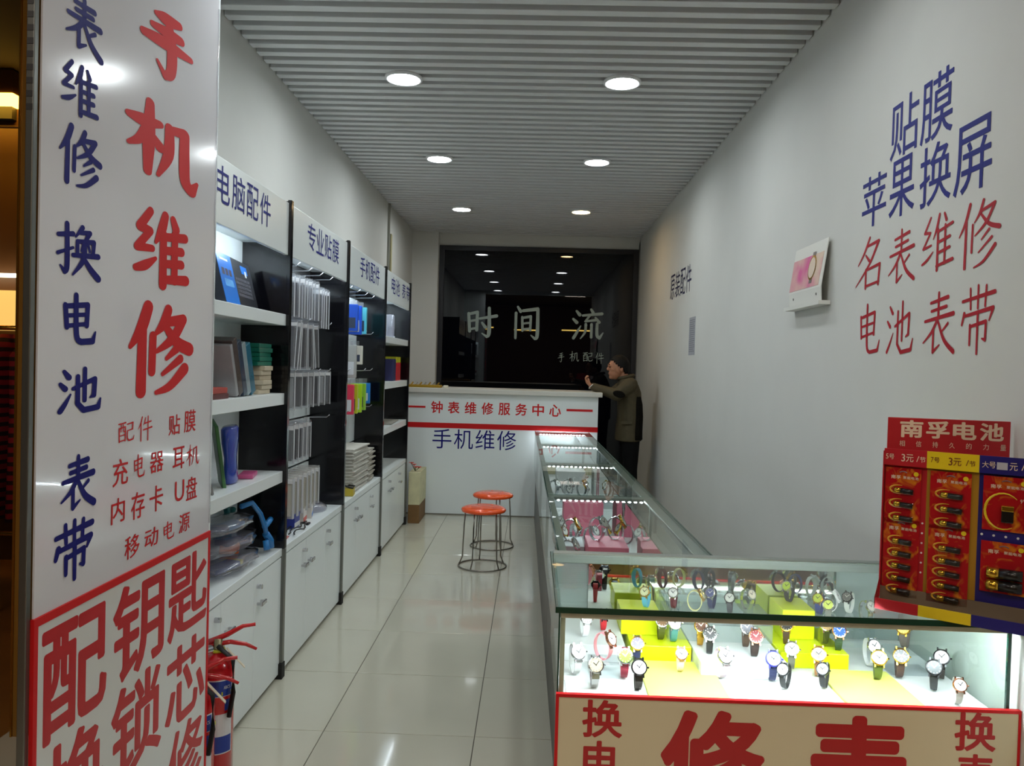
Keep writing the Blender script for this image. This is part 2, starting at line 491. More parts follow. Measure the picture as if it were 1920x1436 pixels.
for yy, where in rows:
    for xx, side in ((-0.748, 'on the cabinet side'), (0.45, 'on the watch case side')):
        warm = yy > 8 and xx > 0
        d = thing('downlight', ('warm yellowish' if warm else 'cool white') + ' round recessed downlight ' + where + ', ' + side, 'downlight', (xx, yy, H - 0.001), 0, 'recessed ceiling downlights')
        obj('trim_ring', ring_me, DTRIM, d)
        obj('diffuser', disc_me, DLW if warm else DL, d)
        obj('housing', leak_disc_me, DTRIM, d)

# ------------------------------------------------------------------ open glass door with posters
DX = -1.0
dr = struct('door_1', (lambda b: (box(b, DX - 0.018, DX - 0.006, 1.585, 2.478, 0.02, 2.62), b)[1])(nb()), GLASS)
bxo('door_edge', DX - 0.020, DX - 0.004, 1.570, 1.586, 0.02, 2.62, GREYM, dr, bev=0.002)
bxo('door_rail', DX - 0.024, DX + 0.0, 1.575, 2.478, 0.02, 0.10, GREYM, dr)
# small perforations along the door edge
for i in range(24):
    bxo('edge_slot', DX - 0.0185, DX - 0.0055, 1.5692, 1.5705, 1.95 + i * 0.026, 1.962 + i * 0.026, BLACK, dr)
pp = wthing('repair_poster', 'tall glossy white poster with red and blue calligraphy on open glass door', 'poster', (DX, 2.03, 0.915))
PAPER = mat('glossy_poster_film', (226, 226, 232), 0.14, coat=0.6, bump=0.015, scale=5)
bxo('sheet', DX - 0.004, DX, 1.590, 2.472, 0.9245, 2.60, PAPER, pp)
def pchar(ch, y0, y1, z0, z1, m, style='brush', wt=1.0, parent=None):
    char(ch, (DX + 0.0012, y0, z0), UY, UZ, y1 - y0, z1 - z0, m, parent or pp, style, wt)
pchar('手', 1.666, 1.815, 2.285, 2.40, DBLUE, wt=1.45)
for ch, y0, y1, z0, z1 in (('表', 1.666, 1.815, 2.125, 2.245), ('维', 1.654, 1.799, 1.982, 2.098), ('修', 1.650, 1.817, 1.828, 1.962), ('换', 1.645, 1.819, 1.632, 1.752),
                           ('电', 1.673, 1.803, 1.487, 1.602), ('池', 1.658, 1.829, 1.336, 1.440), ('表', 1.675, 1.815, 1.120, 1.246), ('带', 1.654, 1.809, 0.965, 1.105)):
    pchar(ch, y0, y1, z0, z1, DBLUE, wt=1.45)
for ch, y0, y1, z0, z1 in (('手', 1.980, 2.290, 2.205, 2.390), ('机', 1.915, 2.342, 1.930, 2.130), ('维', 1.965, 2.291, 1.645, 1.858), ('修', 1.950, 2.329, 1.358, 1.612)):
    pchar(ch, y0, y1, z0, z1, RED, wt=1.85)
small = (('配', 1.908, 1.986, 1.253, 1.303), ('件', 2.007, 2.083, 1.246, 1.312), ('贴', 2.179, 2.250, 1.248, 1.305), ('膜', 2.277, 2.355, 1.248, 1.313),
         ('充', 1.887, 1.960, 1.148, 1.214), ('电', 1.989, 2.046, 1.155, 1.216), ('器', 2.074, 2.151, 1.156, 1.211), ('耳', 2.208, 2.282, 1.147, 1.211), ('机', 2.296, 2.386, 1.146, 1.210),
         ('内', 1.883, 1.947, 1.058, 1.119), ('存', 1.979, 2.049, 1.050, 1.119), ('卡', 2.075, 2.152, 1.050, 1.120), ('U', 2.225, 2.285, 1.054, 1.113), ('盘', 2.299, 2.374, 1.046, 1.113),
         ('移', 1.950, 2.025, 0.955, 1.013), ('动', 2.052, 2.128, 0.960, 1.010), ('电', 2.159, 2.225, 0.958, 1.010), ('源', 2.255, 2.327, 0.958, 1.013))
for ch, y0, y1, z0, z1 in small:
    pchar(ch, y0, y1, z0, z1, RED, 'brush' if ch in BRUSH else 'type', 0.9 if ch in BRUSH else 0.006)
# crinkled film edge of the poster
b = nb(); tube(b, [(DX + 0.002, 2.468 + 0.003 * sin(k * 1.7), 0.95 + k * 0.055) for k in range(30)], 0.0022, 6)
obj('film_edge', b, CLEAR, pp)
ks = wthing('key_cutting_sign', 'white sign with red border and bold red characters low on glass door', 'sign', (DX, 2.03, 0.15))
bxo('board', DX - 0.004, DX + 0.002, 1.588, 2.474, 0.14, 0.922, mat('sign_white', (218, 220, 218), 0.3), ks)
for a in ((1.586, 2.476, 0.906, 0.924), (1.586, 2.476, 0.138, 0.15), (1.586, 1.600, 0.150, 0.906), (2.464, 2.476, 0.150, 0.906)):
    bxo('border', DX - 0.0045, DX + 0.004, a[0], a[1], a[2], a[3], RED, ks)
SIGNRED = mat('sign_red', (190, 30, 40), 0.35)
DXS = DX + 0.0025
for ch, y0, y1, z0, z1 in (('配', 1.616, 1.872, 0.640, 0.886), ('钥', 1.898, 2.170, 0.648, 0.892), ('匙', 2.192, 2.460, 0.655, 0.885),
                           ('换', 1.630, 1.868, 0.385, 0.625), ('锁', 1.897, 2.164, 0.395, 0.640), ('芯', 2.186, 2.455, 0.400, 0.630), ('修', 2.200, 2.450, 0.16, 0.385)):
    char(ch, (DXS, y0, z0), UY, UZ, y1 - y0, z1 - z0, SIGNRED, ks, 'type', 0.022)

# ------------------------------------------------------------------ display cabinets along the left wall
CX = -1.125
CY = [2.52, 3.65, 4.80, 6.03, 7.24]
HDR = ['电脑配件', '专业贴膜', '手机配件', '电池表带']
HPOS = [(2.781, 0.152, 0.130), (3.924, 0.163, 0.147), (5.134, 0.166, 0.152), (6.290, 0.0, 0.0)]
LBL = ['shelved white and black display cabinet with header for computer accessories', 'white and black display cabinet hung with clear film packs on hooks',
       'white and black display cabinet with hooks of coloured packs and paper stack', 'shelved white and black display cabinet beside the reception counter']
b = nb(); cyl(b, (0, 0, 0), (0.022, 0, 0), 0.010, seg=14)
lock_me = mesh('lock', b)
b = nb(); box(b, 0.016, 0.026, -0.03, 0.03, -0.009, 0.009, bev=0.003); box(b, 0, 0.017, -0.026, -0.016, -0.005, 0.005); box(b, 0, 0.017, 0.016, 0.026, -0.005, 0.005)
hand_me = mesh('handle', b)
for k in range(4):
    ya, yb = CY[k], CY[k + 1]
    c = wthing('display_cabinet', LBL[k], 'cabinet', (-1.29, (ya + yb) / 2, 0), 'display cabinets along the left wall')
    i0, i1 = ya + (0.03 if k == 0 else 0.0), yb - 0.03
    bxo('back_panel', -1.455, -1.345 if k in (1, 2) else -1.335, i0, i1, 0.0, 2.168, BLACK if k in (1, 2) else WHITE, c)
    if k == 0:
        bxo('side_panel', -1.455, -1.125, ya, ya + 0.03, 0, 2.19, WHITE, c)
    sp = bxo('side_panel', -1.446, -1.130, yb - 0.03, yb, 0.0, 2.19, BLACKP, c)
    sp['label'] = 'glossy black side panel'
    bxo('front_edge', -1.130, -1.112, yb - 0.032, yb, 0.60, 2.195, BLACKP, c, bev=0.002)
    bxo('front_edge', -1.130, -1.112, yb - 0.032, yb, 0.07, 0.60, GREYM, c, bev=0.002)
    bxo('foot', -1.20, -1.108, yb - 0.045, yb, 0.0, 0.07, RUBBER, c)
    hd = bxo('header', CX - 0.018, CX, i0, i1, 1.945, 2.182, WHITE, c, bev=0.002)
    y0, pitch, cw = HPOS[k]
    pos = [(y0 + pitch * q, cw) for q in range(4)] if k < 3 else [(6.29, .176), (6.484, .19), (6.80, .175), (7.03, .172)]
    for ch, (yy, ww) in zip(HDR[k], pos):
        char(ch, (CX + 0.0012, yy, 2.022), UY, UZ, ww, 0.132, BLUE, hd, 'type', 0.0)
    bxo('soffit', -1.335, CX - 0.018, i0, i1, 2.00, 2.014, WHITE, c)
    bxo('top_panel', -1.455, CX - 0.018, i0, i1, 2.168, 2.182, WHITE, c)
    bxo('light_strip', -1.165, -1.150, i0 + 0.05, i1 - 0.05, 1.988, 1.9995, CABLED, c)
    # base cupboard
    bxo('base_body', -1.335, CX - 0.02, i0, i1, 0.02, 0.556, WHITE, c)
    bxo('base_top', -1.335, CX + 0.002, i0, i1, 0.566, 0.602, WHITE, c, bev=0.002)
    bxo('plinth', -1.30, CX - 0.024, i0, i1, 0.0, 0.02, BLACK, c)
    dw = (i1 - i0) / 3
    for q in range(3):
        d = bxo('door', CX - 0.019, CX, i0 + q * dw + 0.0015, i0 + (q + 1) * dw - 0.0015, 0.022, 0.560, WHITE, c, bev=0.001)
        hy = i0 + (q + 1) * dw - 0.055 if q == 0 else i0 + q * dw + 0.06
        obj('handle', hand_me, CHROME, d, loc=(CX, hy, 0.44))
        if q != 1:
            obj('lock', lock_me, CHROME, d, loc=(CX, hy + (0.0 if q == 0 else -0.025), 0.515))
    if k in (0, 3):
        for z in (1.675, 1.315, 0.958):
            bxo('shelf', -1.335, CX - 0.003, i0, i1, z - 0.052, z, WHITE, c, bev=0.002)
    else:
        for q in range(5):
            bxo('slatwall_panel', -1.345, -1.330, i0, i1, 0.605 + q * 0.268, 0.605 + q * 0.268 + 0.256, WHITE, c, bev=0.002)
            # hooks
        for q in range(1, 5):
            zz = 0.605 + q * 0.268 + 0.262
            for h in range(5):
                yy = i0 + 0.12 + h * (i1 - i0 - 0.24) / 4
                if (q + h) % 5 == 4:
                    continue
                b = nb(); tube(b, [(-1.335, yy, zz - 0.02), (-1.33, yy, zz), (-1.195, yy, zz + 0.004), (-1.178, yy, zz + 0.02)], 0.0028, 6)
                obj('hook', b, CHROME, c, True)

# ------------------------------------------------------------------ reception counter
rc = wthing('reception_counter', 'white reception counter with red band and clock repair lettering', 'counter', (-0.39, 8.05, 0))
bxo('body', WL + 0.004, 0.655, 7.745, 8.25, 0, 1.19, WHITE, rc, bev=0.003)
bxo('countertop', WL + 0.004, 0.690, 7.70, 8.35, 1.19, 1.236, mat('counter_top', (214, 212, 204), 0.3), rc, bev=0.004)
bxo('red_band', WL + 0.004, 0.656, 7.7425, 7.7455, 0.848, 0.898, RED, rc)
YC = 7.7435
for i, ch in enumerate('钟表维修服务中心'):
    char(ch, (-0.970 + i * 0.1645, YC, 0.990), UX, UZ, 0.114, 0.118, RED, rc, 'type', 0.018)
bxo('rule', -1.20, -1.025, 7.7425, 7.7455, 1.039, 1.058, RED, rc)
bxo('rule', 0.349, 0.603, 7.7425, 7.7455, 1.046, 1.068, RED, rc)
for i, ch in enumerate('手机维修'):
    char(ch, (-0.948 + i * 0.2103, YC, 0.648), UX, UZ, 0.186, 0.19, DBLUE, rc, 'type', 0.0)
bxo('plinth', WL + 0.004, 0.655, 7.742, 7.747, 0, 0.012, mat('plinth_line', (120, 116, 105), 0.5), rc)
gp = wthing('brass_tray', 'long brass tool tray on left end of reception counter', 'tray', (-1.05, 7.86, 1.236))
bxo('tray', -1.30, -0.885, 7.80, 7.92, 1.2365, 1.262, mat('brass_dull', (170, 135, 40), 0.45, metal=0.5), gp, bev=0.003)
for q in range(9):
    b = nb(); cyl(b, (-1.27 + q * 0.043, 7.84, 1.262), (-1.255 + q * 0.043, 7.86, 1.285), 0.007, seg=8)
    obj('tool', b, CHROME if q % 2 else GOLD, gp)
o = bxo('tape_dispenser', -0.865, -0.815, 7.81, 7.85, 1.2365, 1.262, mat('ivory_plastic', (230, 225, 205), 0.3), bev=0.008)
tag(o, 'small ivory dispenser beside the brass tray on the counter', 'dispenser')

# tall cream carton with flowers beside the counter
cb = wthing('carton', 'tall cream carton with brown base standing between cabinet and counter', 'carton', (-1.03, 7.48, 0))
bxo('carton_body', -1.10, -0.995, 7.27, 7.70, 0.17, 0.47, mat('cream_card', (205, 200, 160), 0.6, noise=0.12, scale=14), cb, bev=0.003)
bxo('carton_base', -1.10, -0.997, 7.272, 7.698, 0.0, 0.168, mat('brown_card', (120, 88, 48), 0.7, noise=0.15, scale=9), cb, bev=0.003)
fw = wthing('artificial_flowers', 'red artificial flowers lying on top of the cream carton', 'flowers', (-1.05, 7.35, 0.47))
PET = mat('red_petal', (190, 70, 60), 0.6, noise=0.2, scale=60)
for q, (fx, fy, fz) in enumerate(((-1.08, 7.30, 0.545), (-1.045, 7.33, 0.505), (-1.02, 7.36, 0.50), (-1.07, 7.38, 0.52))):
    b = nb(); tube(b, [(-1.055, 7.36, 0.471), (fx, fy, fz)], 0.003, 6)
    obj('stem', b, mat('stem_green', (60, 80, 50), 0.6), fw)
    b = nb()
    for a in range(7):
        t = a * 2 * pi / 7
        P = [Vector((fx, fy, fz)), Vector((fx + 0.022 * cos(t - .4), fy + 0.022 * sin(t - .4), fz + 0.012)), Vector((fx + 0.032 * cos(t), fy + 0.032 * sin(t), fz + 0.004 + 0.01 * (a % 2))), Vector((fx + 0.022 * cos(t + .4), fy + 0.022 * sin(t + .4), fz + 0.012))]
        b.faces.new([b.verts.new(p) for p in P])
    lathe(b, [(0.001, -0.006), (0.010, 0.0), (0.009, 0.008), (0.001, 0.012)], 8, (fx, fy, fz + 0.004))
    obj('blossom', b, PET, fw)

# ------------------------------------------------------------------ stools
ORANGE = mat('orange_plastic', (240, 84, 22), 0.22, coat=0.3, bump=0.02, scale=30)
def stool(loc, label, a0):
    s = thing('stool', label, 'stool', loc, a0, 'orange round stools')
    b = nb(); lathe(b, [(0.145, 0.0), (0.160, 0.004), (0.165, 0.016), (0.158, 0.028), (0.135, 0.036), (0.02, 0.038)], 36, (0, 0, 0.400))
    obj('seat', b, ORANGE, s, True)
    b = nb()
    for q in range(5):
        t = q * 2 * pi / 5 + .3
        lathe(b, [(0.009, 0.0), (0.007, 0.0012), (0.001, 0.0014)], 10, (0.085 * cos(t), 0.085 * sin(t), 0.4372))
    obj('seat_dimples', b, mat('orange_dark', (200, 62, 20), 0.4), s)
    for q in range(5):
        t = q * 2 * pi / 5
        b = nb(); tube(b, [(0.135 * cos(t), 0.135 * sin(t), 0.405), (0.142 * cos(t), 0.142 * sin(t), 0.30), (0.150 * cos(t), 0.150 * sin(t), 0.06), (0.172 * cos(t), 0.172 * sin(t), 0.010)], 0.0052, 8)
        obj('leg', b, STEEL, s, True)
    b = nb(); tube(b, [(0.175 * cos(2 * pi * i / 40), 0.175 * sin(2 * pi * i / 40), 0.0062) for i in range(40)], 0.0056, 8, True)
    obj('floor_ring', b, STEEL, s, True)
stool((-0.322, 5.80, 0.0), 'orange round stool on wire legs standing farther from the counter', 0.5)
stool((-0.285, 6.46, 0.0), 'orange round stool on wire legs standing nearer the counter', 0.15)

# ------------------------------------------------------------------ fire extinguishers
EXR = mat('extinguisher_red', (190, 22, 30), 0.2, coat=0.5)
def extinguisher(loc, hz, label, rot):
    e = thing('fire_extinguisher', label, 'extinguisher', loc, rot, 'fire extinguishers by the glass door')
    r = 0.055
    b = nb(); lathe(b, [(r - 0.006, 0.0), (r, 0.006), (r, hz - 0.05), (r * 0.93, hz - 0.025), (r * 0.7, hz - 0.006), (0.022, hz), (0.02, hz + 0.012)], 32)
    obj('cylinder', b, EXR, e, True)
    b = nb(); lathe(b, [(0.021, 0), (0.021, 0.012), (0.015, 0.014), (0.015, 0.04)], 16, (0, 0, hz + 0.01)); obj('valve', b, mat('valve_brass', (150, 140, 110), 0.35, metal=0.9), e, True)
    b = nb(); lathe(b, [(0.0235, 0), (0.026, 0.004), (0.0235, 0.010)], 16, (0, 0, hz + 0.006)); obj('safety_seal', b, mat('seal_yellow', (190, 190, 40), 0.4), e, True)
    b = nb()
    P = [(-0.03, 0, hz + 0.040), (0.03, 0, hz + 0.060), (0.08, 0, hz + 0.085), (0.120, 0, hz + 0.088)]
    tube(b, P, [0.009, 0.009, 0.007, 0.006], 8); obj('lever', b, EXR, e, True)
    b = nb(); tube(b, [(-0.03, 0, hz + 0.028), (0.04, 0, hz + 0.034), (0.09, 0, hz + 0.022), (0.125, 0, hz + 0.002)], [0.008, 0.008, 0.007, 0.005], 8); obj('carry_handle', b, EXR, e, True)
    b = nb(); cyl(b, (-0.02, -0.02, hz + 0.022), (-0.045, -0.035, hz + 0.022), 0.014, seg=16); obj('gauge', b, CHROME, e)
    b = nb(); tube(b, [(0.0, -0.02, hz + 0.03), (0.05, -0.05, hz - 0.01), (0.052, -0.052, hz - 0.12), (0.04, -0.055, hz - 0.2)], 0.008, 8); obj('hose', b, BLACK, e, True)
    b = nb(); box(b, -0.002, 0.0, -0.010, 0.010, -0.09, 0.0, M=Matrix.Translation((0.03, -0.02, hz + 0.02)) @ Matrix.Rotation(-0.7, 4, 'Y')); obj('inspection_tag', b, mat('paper_tag', (214, 205, 180), 0.7), e)
    # wrapped label, printed panels and yellow band
    def patch(t0, t1, z0, z1, rr, name, m):
        b = nb(); n = 10
        A = [b.verts.new((rr * cos(t0 + (t1 - t0) * i / n), rr * sin(t0 + (t1 - t0) * i / n), z0)) for i in range(n + 1)]
        B = [b.verts.new((rr * cos(t0 + (t1 - t0) * i / n), rr * sin(t0 + (t1 - t0) * i / n), z1)) for i in range(n + 1)]
        for i in range(n):
            b.faces.new((A[i], A[i + 1], B[i + 1], B[i]))
        return obj(name, b, m, e)
    LB = mat('label_blue', (36, 60, 150), 0.3)
    LW = mat('label_white', (215, 215, 218), 0.3)
    z1 = hz - 0.075
    t0, t1 = -2.1, -0.55
    patch(t0, t1, z1 - 0.25, z1, r + 0.0006, 'label', LW)
    patch(t0 + .06, t1 - .06, z1 - 0.055, z1 - 0.004, r + 0.0010, 'label_header', LB)
    patch(t0 + .06, t1 - .06, z1 - 0.115, z1 - 0.057, r + 0.0010, 'label_middle', EXR)
    patch(t1 - .55, t1 - .2, z1 - 0.105, z1 - 0.068, r + 0.0014, 'label_symbol', LB)
    patch(t0 + .06, t1 - .06, z1 - 0.246, z1 - 0.19, r + 0.0010, 'label_footer', LB)
    for i, ch in enumerate('ABCS'):
        t = t1 - 0.62 + i * 0.11
        char(ch, (cos(t) * (r + .0018), sin(t) * (r + .0018), z1 - 0.032), (-sin(t), cos(t), 0), UZ, 0.0055, 0.011, LW, e, 'type', 0.01)
    patch(0, 2 * pi, z1 - 0.052, z1 - 0.040, r + 0.0016, 'band', mat('band_yellow', (200, 205, 40), 0.4))
extinguisher((-1.035, 2.655, 0), 0.47, 'red fire extinguisher standing beside cabinet, behind the other one', 0.35)
extinguisher((-1.052, 2.537, 0), 0.40, 'red fire extinguisher half hidden behind edge of the glass door', 0.30)

# ------------------------------------------------------------------ glass watch cases
DARKB = mat('case_base_dark', (36, 30, 26), 0.35, noise=0.08, scale=4)
DECK = mat('case_deck_white', (226, 228, 228), 0.5)
RAIL = mat('case_rail_grey', (140, 148, 142), 0.4, metal=0.3)
CASEH = 0.85
b = nb(); box(b, -0.006, 0.006, -0.005, 0.005, -0.005, 0.0, bev=0.0015)
bead_me = mesh('led_bead', b)
MIRR = mat('mirror', (205, 212, 208), 0.02, metal=1.0)
def side_case(y0, ln, label):
    """a unit of the row along the aisle, local x across (0 = aisle face), y along"""
    c = thing('watch_case', label, 'showcase', (0.105 - 0.0115 * (y0 - 2.66), y0, 0), 0.0115, 'glass watch cases along the aisle')
    W = 0.52
    bxo('base', 0.018, W - 0.02, 0.004, ln - 0.004, 0, 0.498, DARKB, c)
    bxo('deck', 0.012, W - 0.012, 0.006, ln - 0.006, 0.50, 0.535, DECK, c)
    for nm, a in (('side_glass', (0, 0.008, 0.006, ln - 0.006, 0.50, 0.838)), ('side_glass', (W - 0.008, W, 0.006, ln - 0.006, 0.50, 0.838)),
                  ('top_glass', (0.004, W - 0.004, 0.006, ln - 0.006, 0.840, 0.850))):
        bxo(nm, *a, GLASS, c)
    for a in ((-0.001, 0.0045, 0.004, ln - 0.004, 0.8385, 0.8515), (W - 0.0045, W + 0.001, 0.004, ln - 0.004, 0.8385, 0.8515)):
        bxo('glass_edge', *a, GEDGE, c)
    for a in ((0.0, W, 0.0, 0.034, 0.826, 0.8385), (0.0, W, ln - 0.03, ln - 0.002, 0.826, 0.8385)):
        bxo('cross_rail', *a, RAIL, c, bev=0.002)
    for a in ((0, 0.014), (W - 0.014, W)):
        bxo('corner_post', a[0], a[1], 0.002, 0.016, 0.50, 0.826, RAIL, c)
    for a in ((0, 0.034), (W - 0.05, W)):
        bxo('top_rail', a[0], a[1], 0.034, ln - 0.03, 0.826, 0.838, RAIL, c, bev=0.002)
    bxo('mirror_door', 0.372, 0.378, 0.012, ln * 0.5, 0.536, 0.822, MIRR, c)
    bxo('mirror_door', 0.380, 0.386, ln * 0.48, ln - 0.012, 0.536, 0.822, MIRR, c)
    ls = bxo('light_strip', 0.04, W - 0.04, ln - 0.019, ln - 0.004, 0.823, 0.8258, BLACK, c)
    for q in range(15):
        obj('led_bead', bead_me, AISLED, ls, loc=(0.058 + q * (W - 0.116) / 14, ln - 0.0135, 0.8225))
    return c
for y0, ln, lb in ((2.665, 1.235, 'glass watch case adjoining the lit front case'), (3.90, 1.32, 'glass watch case with pink boxes, second from the lit front case'),
                   (5.22, 1.26, 'glass watch case with white boxes, third from the lit front case'), (6.48, 1.20, 'glass watch case touching the reception counter')):
    side_case(y0, ln, lb)

FX0, FX1, FY0, FY1 = 0.088, 1.243, 2.05, 2.655
fc = wthing('front_watch_case', 'brightly lit glass watch case across the shop entrance', 'showcase', (0.66, 2.35, 0))
bxo('base', FX0 + 0.02, FX1 - 0.01, FY0 + 0.03, FY1 - 0.02, 0, 0.565, DARKB, fc)
bxo('deck', FX0 + 0.010, FX1 - 0.010, FY0 + 0.012, FY1 - 0.012, 0.565, 0.598, DECK, fc)
bxo('top_glass', FX0 - 0.008, FX1 + 0.004, FY0 - 0.012, FY1, 0.838, 0.852, GLASS, fc)
bxo('glass_edge', FX0 - 0.009, FX1 + 0.005, FY0 - 0.0145, FY0 - 0.0115, 0.8375, 0.8525, GEDGE, fc)
bxo('glass_edge', FX0 - 0.0095, FX0 - 0.0075, FY0 - 0.012, FY1, 0.8375, 0.8525, GEDGE, fc)
bxo('front_glass', FX0 + 0.008, FX1 - 0.008, FY0, FY0 + 0.008, 0.565, 0.822, GLASS, fc)
bxo('side_glass', FX0, FX0 + 0.008, FY0, FY1, 0.565, 0.836, GLASS, fc)
bxo('side_glass', FX1 - 0.008, FX1, FY0, FY1, 0.565, 0.836, GLASS, fc)
bxo('back_glass', FX0 + 0.01, FX1 - 0.01, FY1 - 0.010, FY1 - 0.002, 0.598, 0.836, glass_mat('frosted_back', (0.62, 0.7, 0.68), rough=0.2, gain=1.0, milk=0.35, milkcol=(0.62, 0.72, 0.7)), fc)
for a in ((FX0, FX0 + 0.004, FY0 - 0.002, FY0 + 0.010), (FX1 - 0.009, FX1 - 0.001, FY0 - 0.002, FY0 + 0.006)):
    bxo('glass_edge', a[0], a[1], a[2], a[3], 0.565, 0.836, GEDGE, fc)
CREAMR = mat('case_rail_cream', (196, 190, 165), 0.4)
bxo('front_rail', FX0 + 0.005, FX1 - 0.004, FY0 - 0.002, FY0 + 0.016, 0.821, 0.8375, CREAMR, fc, bev=0.002)
bxo('back_rail', FX0, FX1, FY1 - 0.03, FY1 + 0.004, 0.822, 0.8565, RAIL, fc, bev=0.003)
bxo('corner_post', FX0 + 0.006, FX0 + 0.018, FY0 + 0.010, FY0 + 0.020, 0.60, 0.822, CREAMR, fc)
bxo('light_strip', FX0 + 0.05, FX1 - 0.03, FY0 + 0.018, FY0 + 0.030, 0.825, 0.832, LEDM, fc)
bxo('added_light_shield', FX0 + 0.02, FX1 - 0.01, FY0 + 0.0162, FY0 + 0.036, 0.8325, 0.8375, CREAMR, fc)  # added shield: keeps the strip's upward light off the battery stand
bxo('mirror_door', FX0 + 0.12, FX0 + 0.53, FY1 - 0.018, FY1 - 0.012, 0.60, 0.822, MIRR, fc)
bxo('mirror_door', FX0 + 0.52, FX0 + 0.93, FY1 - 0.026, FY1 - 0.020, 0.60, 0.822, MIRR, fc)

bs = wthing('watch_repair_board', 'cream board with red border and big red characters on the lit case front', 'signboard', (0.66, 2.04, 0.1))
CREAM = mat('cream_board', (214, 200, 166), 0.4, noise=0.02, scale=3)
YBd = FY0 - 0.016
bxo('board', 0.090, 1.261, YBd, YBd + 0.010, 0.10, 0.628, CREAM, bs, bev=0.001)
for a in ((0.086, 1.264, 0.622, 0.630), (0.086, 0.094, 0.10, 0.622), (1.258, 1.264, 0.10, 0.622)):
    bxo('border', a[0], a[1], YBd - 0.002, YBd + 0.011, a[2], a[3], RED, bs)
BR = mat('board_red', (176, 28, 30), 0.4)
for ch, x0, x1, z0, z1, wt in (('换', 0.155, 0.258, 0.520, 0.618, 0.022), ('电', 0.160, 0.252, 0.412, 0.512, 0.022), ('修', 0.358, 0.624, 0.338, 0.602, 0.035), ('表', 0.732, 0.990, 0.345, 0.602, 0.035),
                               ('换', 1.099, 1.203, 0.522, 0.622, 0.022), ('表', 1.105, 1.203, 0.412, 0.515, 0.022)):
    char(ch, (x0, YBd - 0.001, z0), UX, UZ, x1 - x0, z1 - z0, BR, bs, 'type', wt)

# display risers in the front case
LIME = mat('lime_acrylic', (222, 232, 20), 0.3)
def riser(x0, x1, y0, y1, z0, z1, m, label, name='display_riser'):
    o = bxo(name, x0, x1, y0, y1, z0, z1, m, bev=0.002)
    tag(o, label, 'riser')
    return o
LIMEB = mat('lime_pale', (236, 240, 120), 0.4)
riser(0.335, 0.55, 2.10, 2.36, 0.598, 0.606, LIMEB, 'flat lime slab on the lit case floor below the bronze watch')
riser(0.855, 1.06, 2.10, 2.34, 0.598, 0.606, LIMEB, 'flat lime slab on the lit case floor under the cream gold watch')
riser(0.32, 0.50, 2.375, 2.60, 0.598, 0.644, LIME, 'lime block riser under the brown dial watch')
riser(0.76, 0.96, 2.36, 2.60, 0.598, 0.644, LIME, 'lime block riser under the beige dial watch')
riser(0.505, 0.755, 2.26, 2.60, 0.598, 0.640, DECK, 'wide white block riser in the middle of the lit case')
riser(0.30, 0.42, 2.47, 2.60, 0.644, 0.716, LIME, 'tall lime block at back of lit case under the sky blue strap', 'display_block')
riser(0.80, 0.90, 2.48, 2.62, 0.644, 0.735, LIME, 'tall lime block at back of lit case under a lime dial watch', 'display_block')
riser(0.44, 0.76, 2.44, 2.60, 0.640, 0.716, glass_mat('pale_acrylic', (0.85, 0.93, 0.93), rough=0.05, gain=1.4, milk=0.15), 'long clear acrylic step at back of the lit case', 'display_block')
riser(0.905, 1.06, 2.42, 2.60, 0.644, 0.716, ACRYL, 'clear acrylic block beside the tall lime block', 'display_block')
riser(0.115, 0.315, 2.10, 2.20, 0.598, 0.602, WHITE2, 'low white slab in left front corner of the lit case')
riser(0.115, 0.30, 2.35, 2.60, 0.598, 0.650, DECK, 'white block riser in the left back corner of the lit case')
riser(0.185, 0.27, 2.215, 2.30, 0.602, 0.640, ACRYL, 'clear acrylic stand under the pink strap watch')
riser(1.07, 1.20, 2.33, 2.43, 0.598, 0.658, ACRYL, 'clear acrylic cube under the gold oval watch', 'display_block')

